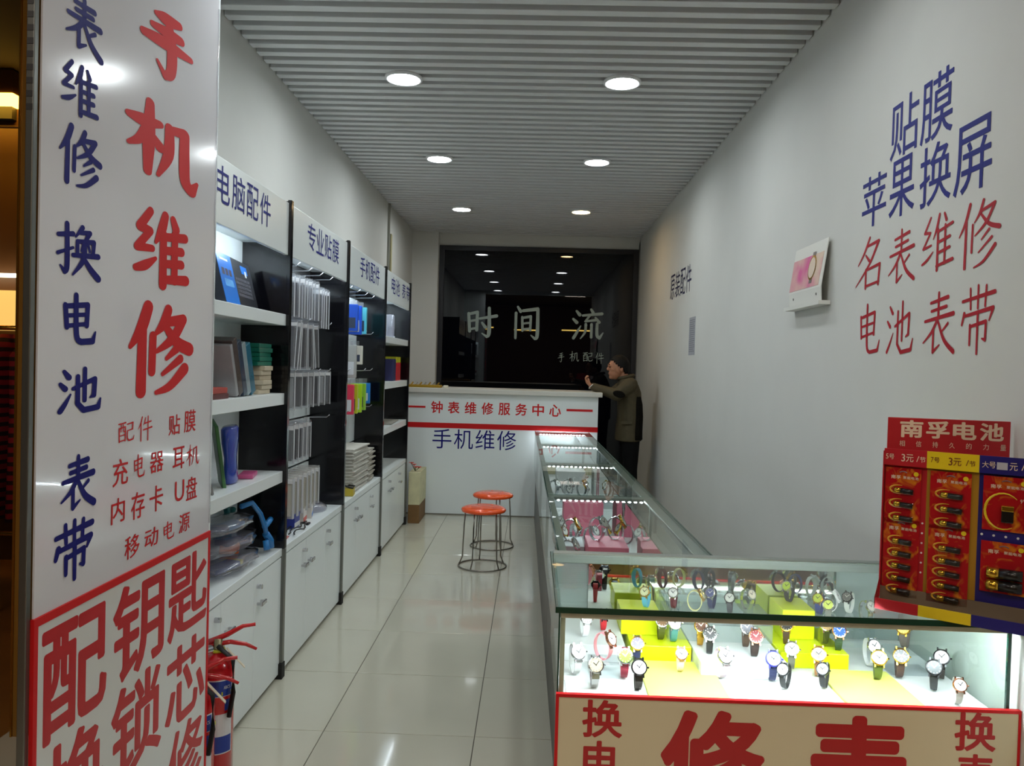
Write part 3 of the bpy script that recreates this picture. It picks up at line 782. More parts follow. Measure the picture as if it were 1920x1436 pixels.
# ------------------------------------------------------------------ watches
def watch_meshes():
    C = Vector((0, 0, 0.036)); a, bb = 0.0235, 0.034
    def P(t):
        return Vector((0, -a * cos(t), C.z + bb * sin(t)))
    def Nn(t):
        return Vector((0, -cos(t) / a, sin(t) / bb)).normalized()
    n = 28
    out = {}
    for nm, wmax, ribs in (('strap', 0.0095, False), ('link_strap', 0.0095, True)):
        b = nb(); rr = []
        for i in range(n):
            t = 2 * pi * i / n
            hw = wmax * (0.78 + 0.22 * cos(t - 0.6))
            th = 0.0022 + (0.0009 if ribs and i % 2 else 0)
            p, q = P(t), Nn(t)
            rr.append([b.verts.new(p + Vector((sx * hw, 0, 0)) + q * o_) for sx, o_ in ((-1, 0), (1, 0), (1, th), (-1, th))])
        for i in range(n):
            A, B = rr[i], rr[(i + 1) % n]
            for k in range(4):
                b.faces.new((A[k], A[(k + 1) % 4], B[(k + 1) % 4], B[k]))
        out[nm] = mesh(nm, b)
    t = radians(38)
    c0, nn = P(t), Nn(t)
    X = Vector((1, 0, 0)); Yv = nn.cross(X)
    Q = Matrix((X, Yv, nn)).transposed()
    c0 = c0 + nn * 0.001
    b = nb(); lathe(b, [(0.0165, 0), (0.0185, 0.002), (0.0188, 0.006), (0.0178, 0.0085), (0.0155, 0.0088), (0.0152, 0.0075)], 28, c0, Q)
    for sx in (-1, 1):
        for sy in (-1, 1):
            box(b, -0.0018, 0.0018, -0.004, 0.004, -0.002, 0.004, M=Matrix.Translation(c0 + Q @ Vector((sx * 0.0095, sy * 0.0185, 0.002))) @ Q.to_4x4())
    out['watch_case'] = mesh('case', b, False)
    b = nb(); cyl(b, c0 + Q @ Vector((0.018, 0, 0.005)), c0 + Q @ Vector((0.0225, 0, 0.005)), 0.0022, seg=10); out['crown'] = mesh('crown', b)
    b = nb(); cyl(b, c0 + nn * 0.0070, c0 + nn * 0.0079, 0.0153, seg=28); out['dial'] = mesh('dial', b)
    b = nb()
    for ang, ln, wd in ((0.9, 0.0085, 0.0011), (-0.7, 0.0118, 0.0009)):
        M4 = Matrix.Translation(c0 + nn * 0.0082) @ Q.to_4x4() @ Matrix.Rotation(ang, 4, 'Z')
        box(b, -wd, wd, -0.002, ln, 0, 0.0004, M=M4)
    out['hands'] = mesh('hands', b)
    b = nb()
    for k in range(12):
        M4 = Matrix.Translation(c0 + nn * 0.0080) @ Q.to_4x4() @ Matrix.Rotation(k * pi / 6, 4, 'Z')
        box(b, -0.0005, 0.0005, 0.0118, 0.0143, 0, 0.0004, M=M4)
    out['hour_marks'] = mesh('hour_marks', b)
    b = nb()
    for dx, dy in ((-0.0062, 0), (0.0062, 0), (0, -0.0066)):
        cc = c0 + Q @ Vector((dx, dy, 0.0079))
        lathe(b, [(0.0040, 0), (0.0040, 0.0004), (0.0034, 0.0005), (0.0033, 0.0003)], 14, cc, Q)
    out['subdials'] = mesh('subdials', b)
    return out
WM = watch_meshes()
def colm(rgb, rough=0.45, metal=0.0):
    return mat('c_%d_%d_%d_%d' % (*rgb, int(metal * 10)), rgb, rough, metal)
CASES = {'g': GOLD, 's': SILVER, 'k': colm((24, 24, 28), 0.25, 0.6), 'r': colm((214, 150, 120), 0.2, 1.0), 'n': colm((40, 40, 150), 0.3), 'w': colm((235, 235, 235), 0.3)}
used_labels = {}
def watch(x, y, z, label, dial, case, strap, link=False, rz=0.0, sc_=1.0, chrono=False, grp='watches in the lit front case'):
    o = thing('wrist_watch', label, 'watch', (x, y, z), rz, grp)
    o.scale = (sc_, sc_, sc_)
    obj('strap', WM['link_strap' if link else 'strap'], strap if not isinstance(strap, tuple) else colm(strap, 0.5), o)
    c = obj('case', WM['watch_case'], CASES[case], o)
    obj('crown', WM['crown'], CASES[case], c)
    d = obj('dial', WM['dial'], colm(dial, 0.3), o)
    dk = sum(dial) > 380
    hm = colm((30, 30, 36), 0.4) if dk else colm((230, 225, 210), 0.3)
    obj('hands', WM['hands'], hm, d)
    obj('hour_marks', WM['hour_marks'], hm, d)
    if chrono:
        obj('subdials', WM['subdials'], colm((150, 140, 120), 0.4) if not dk else colm((120, 110, 90), 0.4), d)
    return o
WHT, BRN, BLK, NAV, OLV = (240, 240, 238), (92, 58, 36), (28, 28, 30), (30, 38, 84), (70, 84, 30)
# x, y of the dial; floor they stand on; look
Fz = 0.602
front = [
 (0.145, 2.235, 'white dial watch with thin silver case left of the pink strap watch', WHT, 's', (225, 225, 225), 0, 0.3),
 (0.192, 2.145, 'champagne dial watch on silver mesh band in left front corner', (190, 168, 140), 's', SILVER, 1, 0.1),
 (0.282, 2.221, 'lime green dial watch on dark red strap', (120, 190, 40), 's', (140, 24, 50), 0, 0.0),
 (0.310, 2.140, 'pinkish white dial watch on black steel link bracelet', (240, 215, 215), 'k', colm((50, 46, 44), 0.25, 0.9), 1, 0.0),
 (0.448, 2.270, 'peach and white small watch standing on lime slab', (250, 235, 225), 'r', (235, 205, 180), 0, 0.0),
 (0.559, 2.246, 'pale pink watch with lilac strap on white deck', (245, 230, 235), 's', (225, 205, 225), 0, 0.2),
 (0.701, 2.240, 'white dial watch with blue bezel and navy strap', WHT, 'n', NAV, 0, -0.15),
 (0.724, 2.186, 'small white dial watch on studded black strap', WHT, 'k', BLK, 0, -0.7),
 (0.848, 2.290, 'chronograph watch with cream dial on tan leather strap', (196, 184, 160), 'g', (150, 100, 50), 0, -0.3),
 (0.836, 2.201, 'black and white dial watch on narrow black strap beside tan chronograph', (190, 190, 196), 'k', BLK, 0, -0.65),
 (1.006, 2.265, 'cream gold cushion watch on olive strap', (240, 222, 180), 'g', OLV, 0, -0.25),
 (1.083, 2.300, 'black chronograph watch with gold case on dark brown strap', (40, 38, 50), 'g', (70, 48, 44), 0, -0.25),
 (1.205, 2.300, 'large white dial watch with dark bezel on black strap by right glass', WHT, 'k', (48, 44, 40), 0, -0.5),
 (1.142, 2.215, 'black dial watch on black strap in front of large white dial watch', (60, 64, 70), 'k', BLK, 0, -0.5),
 (1.157, 2.125, 'small rose gold watch with white band in right front corner', (250, 246, 240), 'r', (235, 230, 225), 0, -0.2)]
for x, y, lb, dl, cs, st, lk, rz in front:
    watch(x, y + 0.012, Fz + (0.005 if 0.33 < x < 0.55 or 0.855 < x < 1.06 else 0) , lb, dl, cs, st, bool(lk), rz, 0.95 if 'small' in lb or 'narrow' in lb else 1.16, 'chrono' in lb)
mid = [
 (0.182, 2.411, 'white watch with white strap on left back block', WHT, 's', (240, 240, 242), 0, 0.2, 0.65),
 (0.225, 2.245, 'rose gold watch with white dial on pink strap', (250, 240, 235), 'r', (225, 150, 160), 0, 0.9, 0.64),
 (0.330, 2.325, 'purple dial watch on navy strap', (96, 84, 140), 'g', NAV, 0, 0.0, 0.606),
 (0.416, 2.425, 'bronze brown dial watch on olive strap on lime block', (110, 78, 50), 's', (74, 80, 24), 0, 0.0, 0.644),
 (0.452, 2.410, 'silver watch with white dial on teal strap', WHT, 's', (70, 130, 130), 0, 0.0, 0.644),
 (0.531, 2.400, 'brown dial watch with gold case on gold bracelet', (96, 58, 40), 'g', GOLD, 1, -0.1, 0.640),
 (0.545, 2.330, 'black dial watch with silver case on black strap', (34, 34, 40), 's', BLK, 0, -0.2, 0.640),
 (0.668, 2.400, 'grey dial watch with silver case behind the dark red dial watch', (120, 118, 128), 's', (90, 70, 56), 0, -0.1, 0.640),
 (0.672, 2.320, 'dark red dial watch on brown strap', (120, 20, 30), 'r', (50, 36, 32), 0, -0.1, 0.640),
 (0.800, 2.425, 'black dial watch with gold case on dark brown strap', (36, 34, 34), 'g', (74, 56, 40), 0, -0.35, 0.644),
 (0.785, 2.325, 'large plain white dial watch on grey olive strap', WHT, 's', (104, 104, 88), 0, -0.35, 0.606),
 (0.918, 2.440, 'beige dial watch with silver case on olive strap on lime block', (212, 176, 120), 's', (70, 76, 24), 0, -0.1, 0.644),
 (0.940, 2.385, 'bright blue dial watch with rose case on dark green strap', (20, 84, 200), 'r', (36, 60, 44), 0, -0.25, 0.644),
 (1.03, 2.375, 'silver white watch on clear stand beside bright blue dial watch', (244, 244, 246), 's', (230, 230, 232), 1, 0.1, 0.606),
 (1.140, 2.385, 'oval gold dial watch on clear cube', (236, 208, 110), 'g', (90, 82, 76), 0, -0.7, 0.658)]
for x, y, lb, dl, cs, st, lk, rz, zz in mid:
    watch(x, y + 0.012, zz, lb, dl, cs, st, bool(lk), rz, 1.1)
back = [
 (0.245, 2.475, 'black watch with red strap at back of the lit case', (40, 44, 48), 'k', (190, 30, 40), 0, 0.1, 0.65),
 (0.385, 2.51, 'watch with sky blue strap on tall lime block', (220, 225, 180), 'g', (90, 180, 215), 0, -0.5, 0.716),
 (0.472, 2.51, 'silver watch with maroon strap on acrylic step', (210, 210, 205), 's', (96, 24, 40), 0, -0.4, 0.716),
 (0.532, 2.49, 'thin gold bangle watch on acrylic step', (235, 230, 190), 'g', (224, 218, 150), 0, 1.2, 0.716),
 (0.594, 2.52, 'navy watch standing upright on acrylic step', (60, 70, 120), 's', NAV, 0, -0.6, 0.716),
 (0.640, 2.475, 'grey dial watch with charcoal strap on acrylic step', (190, 190, 180), 'k', (56, 56, 60), 0, -0.4, 0.716),
 (0.701, 2.52, 'silver chain bracelet watch on acrylic step', (210, 200, 180), 's', SILVER, 1, 0.5, 0.716),
 (0.850, 2.56, 'lime dial watch with black strap on tallest lime block', (180, 200, 60), 's', (44, 40, 36), 0, -0.8, 0.735),
 (0.926, 2.50, 'lime dial watch with blue strap on clear block', (190, 205, 70), 'g', (50, 64, 130), 0, -0.7, 0.716),
 (0.930, 2.435, 'lime dial watch with grey strap on clear block', (196, 206, 90), 's', (110, 112, 108), 0, -0.5, 0.716),
 (0.968, 2.53, 'white ceramic watch with white strap on clear block', WHT, 'w', (245, 245, 245), 0, 1.0, 0.716),
 (1.028, 2.525, 'white strap watch with dark case on clear block', (90, 88, 84), 'k', (240, 240, 240), 0, -0.8, 0.716),
 (1.040, 2.435, 'silver link watch on right end of clear block', (190, 186, 176), 's', SILVER, 1, 0.3, 0.716)]
for x, y, lb, dl, cs, st, lk, rz, zz in back:
    watch(x, y + 0.012, zz, lb, dl, cs, st, bool(lk), rz, 0.9)

# boxes and bracelet watches in the aisle cases
PINK = mat('pink_box', (240, 132, 158), 0.5)
def dbox(x0, x1, y0, y1, z1, m, label):
    o = bxo('display_box', x0, x1, y0, y1, 0.535, z1, m, bev=0.003)
    tag(o, label, 'box', 'display boxes in the aisle watch cases')
    return o
dbox(0.265, 0.44, 3.42, 3.66, 0.70, PINK, 'large pink display box in the case next to the front case')
dbox(0.13, 0.262, 3.34, 3.56, 0.62, PINK, 'low pink display box against the aisle glass')
dbox(0.135, 0.262, 3.60, 3.80, 0.66, mat('grey_box', (190, 196, 198), 0.5), 'grey display box beside the large pink display box')
dbox(0.20, 0.42, 4.42, 4.60, 0.72, PINK, 'pink display box in the second aisle case')
dbox(0.20, 0.41, 5.75, 5.95, 0.72, WHITE2, 'white display box in the third aisle case')
dbox(0.13, 0.41, 5.30, 5.50, 0.60, mat('grey_box', (190, 196, 198), 0.5), 'low grey display box in the third aisle case')
o = bxo('paper_roll_box', 0.16, 0.40, 6.95, 7.06, 0.535, 0.60, mat('cream_card2', (214, 206, 170), 0.6), bev=0.01)
tag(o, 'cream paper parcel in the case touching the counter', 'parcel')
SB = 'bracelet watches in the aisle cases'
br = [(0.17, 5.38, 0.60, 's'), (0.265, 5.44, 0.60, 's'), (0.27, 5.565, 0.535, 's'), (0.36, 5.40, 0.60, 'g'), (0.36, 5.30, 0.60, 's'),
      (0.165, 4.42, 0.535, 's'), (0.165, 4.14, 0.535, 'g'), (0.20, 3.70, 0.66, 'g'), (0.25, 4.235, 0.535, 's'), (0.33, 4.162, 0.535, 's'), (0.40, 4.25, 0.535, 'g'), (0.17, 4.28, 0.535, 's'),
      (0.31, 3.55, 0.70, 's'), (0.395, 3.58, 0.70, 'g'), (0.24, 3.25, 0.535, 's'), (0.37, 3.24, 0.535, 's'), (0.18, 3.44, 0.62, 's'), (0.25, 6.80, 0.535, 's'), (0.38, 6.78, 0.535, 'g')]
for i, (x, y, z, cs) in enumerate(br):
    two = cs == 'g'
    where = 'on a box in the nearest aisle case' if z > 0.65 else ('on case floor in the nearest aisle case' if y < 3.88 else 'in the second aisle case' if y < 5.2 else 'in the third aisle case' if y < 6.4 else 'in the case touching the counter')
    watch(x, y, z, ('two tone gold' if two else 'silver steel') + ' bracelet watch ' + where, (225, 225, 220), cs, SILVER, True, 0.9 + 0.5 * sin(i * 2.1), 1.45, False, SB)

# ------------------------------------------------------------------ battery stand on the front case
BS = thing('battery_stand', 'red, yellow and blue battery stand on top of the lit watch case', 'display stand', (0.962, 2.175, 0.853), -radians(35))
# local: x along the face to the right, y back, z up
TH = 0.34
BSR = mat('stand_red', (176, 30, 40), 0.35)
BSY = mat('stand_yellow', (224, 196, 30), 0.35)
BSB = mat('stand_blue', (34, 30, 110), 0.35)
CARDB = mat('raw_cardboard', (120, 104, 84), 0.8)
cols = [(0.0, 0.103, BSR, 'red'), (0.103, 0.222, BSY, 'yellow'), (0.222, 0.345, BSB, 'blue')]
for x0, x1, m, nm in cols:
    bxo('backing', x0, x1, 0.0, 0.004, 0.02, 0.415, m if nm != 'yellow' else mat('stand_ochre', (168, 124, 30), 0.4), BS)
    bxo('lip', x0, x1, -0.062, -0.058, 0.0, 0.028, m, BS)
    bxo('price_strip', x0, x1, -0.012, -0.008, 0.378, 0.422, m, BS)
bxo('side_wing', -0.003, 0.0, -0.010, 0.05, 0.02, 0.415, BSR, BS)
bxo('tray', 0.0, 0.345, -0.058, 0.05, 0.0, 0.004, CARDB, BS)
bxo('tray_wall', 0.0, 0.345, -0.006, 0.0, 0.004, 0.05, CARDB, BS)
b = nb()
b.faces.new([b.verts.new(p) for p in ((-0.002, -0.062, 0.0), (-0.002, 0.0, 0.0), (-0.002, 0.0, 0.08), (-0.002, -0.062, 0.028))])
obj('tray_side', b, BSR, BS)
# price lettering on the strips
SP = mat('stand_print', (228, 205, 180), 0.5)
SPD = mat('stand_print_dark', (110, 40, 20), 0.5)
def srow(txt, x, z, h, m, par, yy=-0.0128, pit=0.95, wt=0.006):
    for ch in txt:
        asp = 0.55 if ch in '0123456789/' else 0.95
        if ch != ' ':
            char(ch, (x, yy, z + (0.001 if ch in '/' else 0)), UX, UZ, h * (0.45 if ch in '0123456789/' else 0.9), h, m, par, 'type', wt)
        x += h * (0.55 if ch in '0123456789/ ' else pit)
srow('5号', 0.004, 0.394, 0.014, SP, BS)
srow('3元', 0.042, 0.390, 0.020, SP, BS)
srow('/节', 0.078, 0.391, 0.015, SP, BS)
srow('7号', 0.112, 0.394, 0.014, SPD, BS)
srow('3元', 0.153, 0.390, 0.020, SPD, BS)
srow('/节', 0.192, 0.391, 0.015, SPD, BS)
srow('大号', 0.228, 0.392, 0.016, SP, BS)
bxo('price_sticker', 0.260, 0.283, -0.0135, -0.0125, 0.390, 0.408, mat('sticker_grey', (180, 180, 190), 0.5), BS)
srow('元', 0.287, 0.390, 0.019, SP, BS)
srow('/节', 0.312, 0.391, 0.015, SP, BS)
for x, z in ((0.240, 0.0), (0.266, 0.0)):
    b = nb(); lathe(b, [(0.010, 0.0), (0.010, 0.003), (0.006, 0.004)], 16, (x, -0.03, 0.004)); obj('rivet', b, CARDB, BS)
for q in range(4):
    b = nb(); cyl(b, (0.232 + q * 0.026, -0.001, 0.222), (0.232 + q * 0.026, 0.001, 0.222), 0.003, seg=10); obj('peg_hole', b, WHITE2, BS)
for q in range(6):
    b = nb(); cyl(b, (0.096, -0.001, 0.10 + q * 0.026), (0.096, 0.001, 0.10 + q * 0.026), 0.0025, seg=10); obj('peg_hole', b, WHITE2, BS)
# header card stands behind, squarer to the street
b = nb(); box(b, 0.0, 0.296, 0.0, 0.004, 0.36, 0.505, bev=0.0015)
hc = obj('header_card', b, BSR, BS, loc=(0.002, 0.008, 0.0), rot=(0, 0, radians(22)))
for i, ch in enumerate('南孚电池'):
    char(ch, (0.030 + i * 0.0645, -0.0012, 0.452), UX, UZ, 0.057, 0.047, SP, hc, 'type', 0.03)
for i, ch in enumerate('相信持久的力量'):
    char(ch, (0.030 + i * 0.0405, -0.0012, 0.428), UX, UZ, 0.0135, 0.0155, SP, hc, 'type', 0.0)
# blister cards
CARDR = None
def card_mat():
    m = bpy.data.materials.new('battery_card_print')
    m.use_nodes = True
    nt = m.node_tree
    bs_ = nt.nodes['Principled BSDF']
    bs_.inputs['Roughness'].default_value = 0.25
    tc = nt.nodes.new('ShaderNodeTexCoord')
    wv = nt.nodes.new('ShaderNodeTexNoise')
    wv.inputs['Scale'].default_value = 22.0
    wv.inputs['Distortion'].default_value = 1.5
    r = nt.nodes.new('ShaderNodeValToRGB')
    r.color_ramp.elements[0].position = 0.52
    r.color_ramp.elements[0].color = (*lin((168, 20, 28)), 1)
    r.color_ramp.elements[1].position = 0.8
    r.color_ramp.elements[1].color = (*lin((226, 150, 30)), 1)
    nt.links.new(tc.outputs['Object'], wv.inputs['Vector'])
    nt.links.new(wv.outputs['Fac'], r.inputs['Fac'])
    nt.links.new(r.outputs['Color'], bs_.inputs['Base Color'])
    return m
CARD = card_mat()
BATB = mat('battery_black', (24, 22, 22), 0.25)
BATG = mat('battery_gold', (212, 170, 60), 0.2, metal=0.9)
M35 = Matrix.Rotation(-radians(35), 4, 'Z')
def bcard(lx, wd, lz0, lz1, n, label, kind='aa'):
    p = M35 @ Vector((lx, -0.006, lz0))
    t = thing('battery_card', label, 'battery card', (0.962 + p.x, 2.175 + p.y, 0.853 + lz0), -radians(35), 'battery cards hanging on the stand')
    hh = lz1 - lz0
    bxo('card', 0, wd, 0.0, 0.0016, 0, hh, CARD, t)
    for i, ch in enumerate('南孚'):
        char(ch, (wd * 0.16 + i * 0.0125, -0.0006, hh - 0.030), UX, UZ, 0.011, 0.010, SP, t, 'type', 0.02)
    for i, ch in enumerate('聚能电池'):
        char(ch, (wd * 0.50 + i * 0.0095, -0.0006, hh - 0.029), UX, UZ, 0.0085, 0.0075, SP, t, 'type', 0.012)
    b = nb()
    tube(b, [(wd * 0.4 + wd * 0.2 * k / 6, -0.0005, hh - 0.012 + 0.003 * sin(pi * k / 6)) for k in range(7)], 0.0016, 6)
    obj('hang_slot', b, mat('slot_grey', (120, 90, 90), 0.5), t)
    if kind == 'aa':
        st = (hh - 0.040) / n
        for k in range(n):
            z = hh - 0.042 - st * (k + 0.45)
            bt = thing_part = obj('battery', (lambda b: (cyl(b, (wd * 0.45, -0.006, z - 0.0015), (wd * 0.80, -0.006, z - 0.004), 0.0070, seg=14), b)[1])(nb()), BATB, t, True)
            obj('battery_cap', (lambda b: (cyl(b, (wd * 0.28, -0.006, z), (wd * 0.45, -0.006, z - 0.0015), 0.0070, seg=14), b)[1])(nb()), BATG, bt, True)
            obj('blister', (lambda b: (box(b, wd * 0.24, wd * 0.84, -0.0135, 0.0, z - 0.0105, z + 0.007, bev=0.003), b)[1])(nb()), ACRYL, t)
            b = nb(); tube(b, [(wd * 0.40 + wd * 0.26 * cos(a * pi / 10), -0.0006, z + 0.001 + 0.011 * sin(a * pi / 10)) for a in range(4, 17)], [0.0006 + 0.0022 * sin(pi * (a - 4) / 12) for a in range(4, 17)], 6); obj('swoosh', b, mat('card_yellow', (214, 160, 40), 0.35), t)
    elif kind == 'nine':
        bt = obj('battery', (lambda b: (box(b, wd * 0.42, wd * 0.68, -0.016, -0.001, 0.024, 0.058, bev=0.002), b)[1])(nb()), BATB, t)
        obj('battery_cap', (lambda b: (box(b, wd * 0.415, wd * 0.685, -0.0165, -0.001, 0.052, 0.066, bev=0.002), b)[1])(nb()), BATG, bt)
        srow('9V', wd * 0.80, hh - 0.062, 0.010, SP, t, yy=-0.0008, wt=0.01)
        b = nb(); tube(b, [(wd * 0.45 + wd * 0.40 * cos(a * pi / 12), -0.0006, 0.05 + 0.045 * sin(a * pi / 12)) for a in range(3, 21)], [0.0008 + 0.0025 * sin(pi * (a - 3) / 17) for a in range(3, 21)], 6); obj('swoosh', b, BSY, t)
    else:
        for k in range(2):
            z = 0.052 - k * 0.030
            bt = obj('battery', (lambda b: (cyl(b, (wd * 0.42, -0.014, z), (wd * 0.92, -0.014, z), 0.0135, seg=18), b)[1])(nb()), BATB, t, True)
            obj('battery_cap', (lambda b: (cyl(b, (wd * 0.16, -0.014, z), (wd * 0.42, -0.014, z), 0.0136, seg=18), b)[1])(nb()), BATG, bt, True)
    for i, ch in enumerate('能'):
        b = nb(); lathe(b, [(0.006, 0), (0.006, 0.0006)], 16, (wd * 0.86, -0.0006, hh - 0.014), Matrix.Rotation(pi / 2, 3, 'X')); obj('badge', b, BSY, t)
bcard(0.004, 0.086, 0.222, 0.372, 3, 'three cell battery card on the red column of the stand, upper')
bcard(0.004, 0.086, 0.030, 0.235, 5, 'five cell battery card on the red column of the stand, lower')
bcard(0.112, 0.094, 0.222, 0.372, 3, 'three cell battery card on the yellow column of the stand, upper')
bcard(0.112, 0.094, 0.030, 0.232, 5, 'five cell battery card on the yellow column of the stand, lower')
bcard(0.232, 0.100, 0.236, 0.372, 1, 'square nine volt battery card on the blue column of the stand', 'nine')
bcard(0.232, 0.100, 0.080, 0.208, 2, 'card of two thick batteries on the blue column of the stand', 'cc')

# ------------------------------------------------------------------ goods in the cabinets
def tilted(name, sx, sy, sz, loc, rot, m, label=None, cat=None, group=None, bev=0.003, parent=None):
    """a box of size (sx, sy, sz) standing on its bottom face centre, turned by rot"""
    b = nb(); box(b, -sx / 2, sx / 2, -sy / 2, sy / 2, 0, sz, bev=bev)
    o = obj(name, b, m, parent, loc=loc, rot=rot)
    if label:
        tag(o, label, cat, group)
    return o
# cabinet one, top shelf: keyboard carton leaning on the back panel
kb = thing('keyboard_carton', 'blue and black keyboard carton leaning on the top shelf', 'carton', (-1.215, 3.265, 1.677))
kb.rotation_euler = (0, radians(-14), radians(6))
KD = mat('carton_charcoal', (38, 40, 46), 0.3); KB = mat('carton_blue', (20, 110, 200), 0.3)
bxo('carton', -0.02, 0.02, -0.25, 0.27, 0.0, 0.205, KD, kb, bev=0.002)
bxo('blue_panel', 0.0195, 0.0212, -0.249, -0.045, 0.002, 0.203, KB, kb)
bxo('blue_logo', 0.0195, 0.0212, 0.10, 0.20, 0.150, 0.185, KB, kb)
bxo('white_patch', 0.0205, 0.0216, 0.15, 0.175, 0.138, 0.165, WHITE2, kb)
for r_ in range(5):
    for q in range(14):
        bxo('printed_key', 0.0195, 0.0208, -0.02 + q * 0.017, -0.007 + q * 0.017, 0.045 + r_ * 0.017, 0.057 + r_ * 0.017, mat('key_print', (84, 84, 92), 0.4), kb)
for q in range(3):
    bxo('picture', 0.0210, 0.0216, -0.215 + q * 0.05, -0.18 + q * 0.05, 0.115, 0.142, mat('key_pic', (60, 50, 66), 0.4), kb)
bxo('text_block', 0.0210, 0.0216, -0.21, -0.10, 0.175, 0.183, WHITE2, kb)
bxo('text_block', 0.0210, 0.0216, -0.20, -0.08, 0.07, 0.10, mat('pale_blue_print', (90, 160, 220), 0.4), kb)
o = tilted('speaker_box', 0.09, 0.12, 0.22, (-1.20, 2.80, 1.677), (0, 0, 0.1), BLACKP, 'dark boxed gadget at the near end of the top shelf', 'box')
# second shelf
o = tilted('red_book', 0.17, 0.26, 0.022, (-1.23, 2.86, 1.3355), (0, 0, 0.03), mat('red_cover', (170, 60, 50), 0.4), 'thin red book lying on top of maroon book', 'book')
o = tilted('maroon_book', 0.17, 0.26, 0.02, (-1.23, 2.865, 1.3152), (0, 0, 0.0), mat('maroon_cover', (90, 30, 32), 0.4), 'maroon book lying under the red book on second shelf', 'book')
yy = 3.10
for q, (th, rgb, nm, ln) in enumerate(((0.022, (150, 150, 154), 'pale grey tablet sleeve, first of the leaning row', 0.215), (0.046, (64, 52, 50), 'brown tablet cover leaning behind the grey sleeve', 0.235), (0.044, (40, 58, 82), 'navy tablet cover leaning between brown and clear covers', 0.228), (0.040, (140, 156, 162), 'clear wrapped tablet cover leaning beside the teal cover', 0.222), (0.050, (20, 100, 126), 'teal tablet cover leaning against the green box stack', 0.218))):
    tilted('tablet_cover', 0.165, th, ln, (-1.235, yy + th / 2, 1.3165 + th * 0.19), (radians(22), 0, 0), mat('cover_%d' % q, rgb, 0.22, coat=0.5, noise=0.08, scale=20), nm, 'tablet cover', 'tablet covers leaning on the second shelf')
    yy += th * 1.085
for q in range(6):
    tilted('cream_box', 0.13, 0.13, 0.02, (-1.235 + 0.006 * (q % 3), 3.475 + (0.012 if q % 2 else 0), 1.3155 + q * 0.0205), (0, 0, 0.05 * (q % 3 - 1)), mat('cream_box', (196, 184, 160), 0.6), ('lowest small cream box of its stack' if q == 0 else 'topmost small cream box of its stack' if q == 5 else 'small cream box in the stack under the green boxes'), 'box', 'cream boxes stacked on the second shelf')
for q in range(5):
    tilted('green_box', 0.14, 0.16, 0.019, (-1.24 + 0.004 * (q % 2), 3.475, 1.4390 + q * 0.0195), (0, 0, 0.04 * (q % 3 - 1)), mat('green_box', (24, 110, 92), 0.3), ('topmost flat green box of its stack' if q == 4 else 'lowest flat green box, resting on cream boxes' if q == 0 else 'flat green box in the middle of the green stack'), 'box', 'green boxes stacked on the second shelf')
# third shelf
o = tilted('photo_frame', 0.012, 0.20, 0.22, (-1.20, 2.84, 0.9595), (0, radians(-16), radians(14)), WHITE2, 'white framed grey card propped on the third shelf', 'frame')
tilted('grey_card', 0.010, 0.17, 0.20, (-1.200, 2.99, 0.9595), (0, radians(-18), radians(24)), mat('grey_card', (120, 118, 116), 0.35), 'grey folder leaning behind the green folder', 'folder')
tilted('green_folder', 0.014, 0.10, 0.27, (-1.215, 3.13, 0.9595), (radians(14), radians(-10), radians(30)), mat('green_folder', (60, 110, 60), 0.35, noise=0.3, scale=9), 'green and yellow folder standing beside the blue pouch', 'folder')
b = nb(); lathe(b, [(0.030, 0), (0.045, 0.008), (0.038, 0.07), (0.036, 0.11), (0.048, 0.17), (0.050, 0.225), (0.040, 0.235)], 20)
for v in b.verts:
    v.co.y *= 1.15; v.co.x *= 0.6
o = obj('blue_pouch', b, mat('blue_plastic', (40, 66, 170), 0.2, coat=0.6), None, True, loc=(-1.215, 3.215, 0.9595), rot=(radians(5), 0, 0)); tag(o, 'shiny blue waisted pouch standing on the third shelf', 'pouch')
o = tilted('pink_box', 0.06, 0.14, 0.018, (-1.21, 3.40, 0.9595), (0, 0, 0.2), mat('pink_card', (200, 90, 140), 0.4), 'small pink and yellow box lying beside the blue pouch', 'box')
# bottom: bags of phone holders on the cupboard top
def bag(loc, size, seed, m, label, fill):
    rnd = random.Random(seed)
    t = thing('plastic_bag', label, 'bag', loc, 0, 'plastic bags on the first cupboard top')
    b = nb(); bmesh.ops.create_icosphere(b, subdivisions=3, radius=1)
    for v in b.verts:
        k = 1 + 0.10 * sin(9 * v.co.x + seed) * cos(8 * v.co.y) + 0.08 * sin(13 * v.co.z + 5 * v.co.y)
        v.co = Vector((v.co.x * size[0] * k, v.co.y * size[1] * k, max(-0.98, v.co.z * k) * size[2] + size[2]))
    obj('film', b, m, t, True)
    for q, rgb in enumerate(fill):
        b = nb(); box(b, -size[0] * .4, size[0] * .4, -size[1] * .28, size[1] * .28, -0.010, 0.010, M=Matrix.Translation((rnd.uniform(-.1, .1) * size[0], rnd.uniform(-.35, .35) * size[1], size[2] * (0.35 + 0.33 * q))) @ Matrix.Rotation(rnd.uniform(-.5, .5), 4, 'Z') @ Matrix.Rotation(rnd.uniform(-.2, .2), 4, 'X'), bev=0.003)
        obj('holder', b, colm(rgb, 0.4), t)
BAGM = glass_mat('bag_film', (0.82, 0.82, 0.86), rough=0.18, gain=2.0, milk=0.22, milkcol=(0.6, 0.6, 0.68))
bag((-1.23, 3.24, 0.604), (0.095, 0.23, 0.030), 3, BAGM, 'clear bag with yellow and blue goods at bottom of the bag pile', [(200, 196, 40), (50, 80, 140)])
bag((-1.235, 3.23, 0.678), (0.095, 0.24, 0.034), 5, BAGM, 'clear bag with orange and violet goods in middle of bag pile', [(214, 100, 40), (84, 74, 120)])
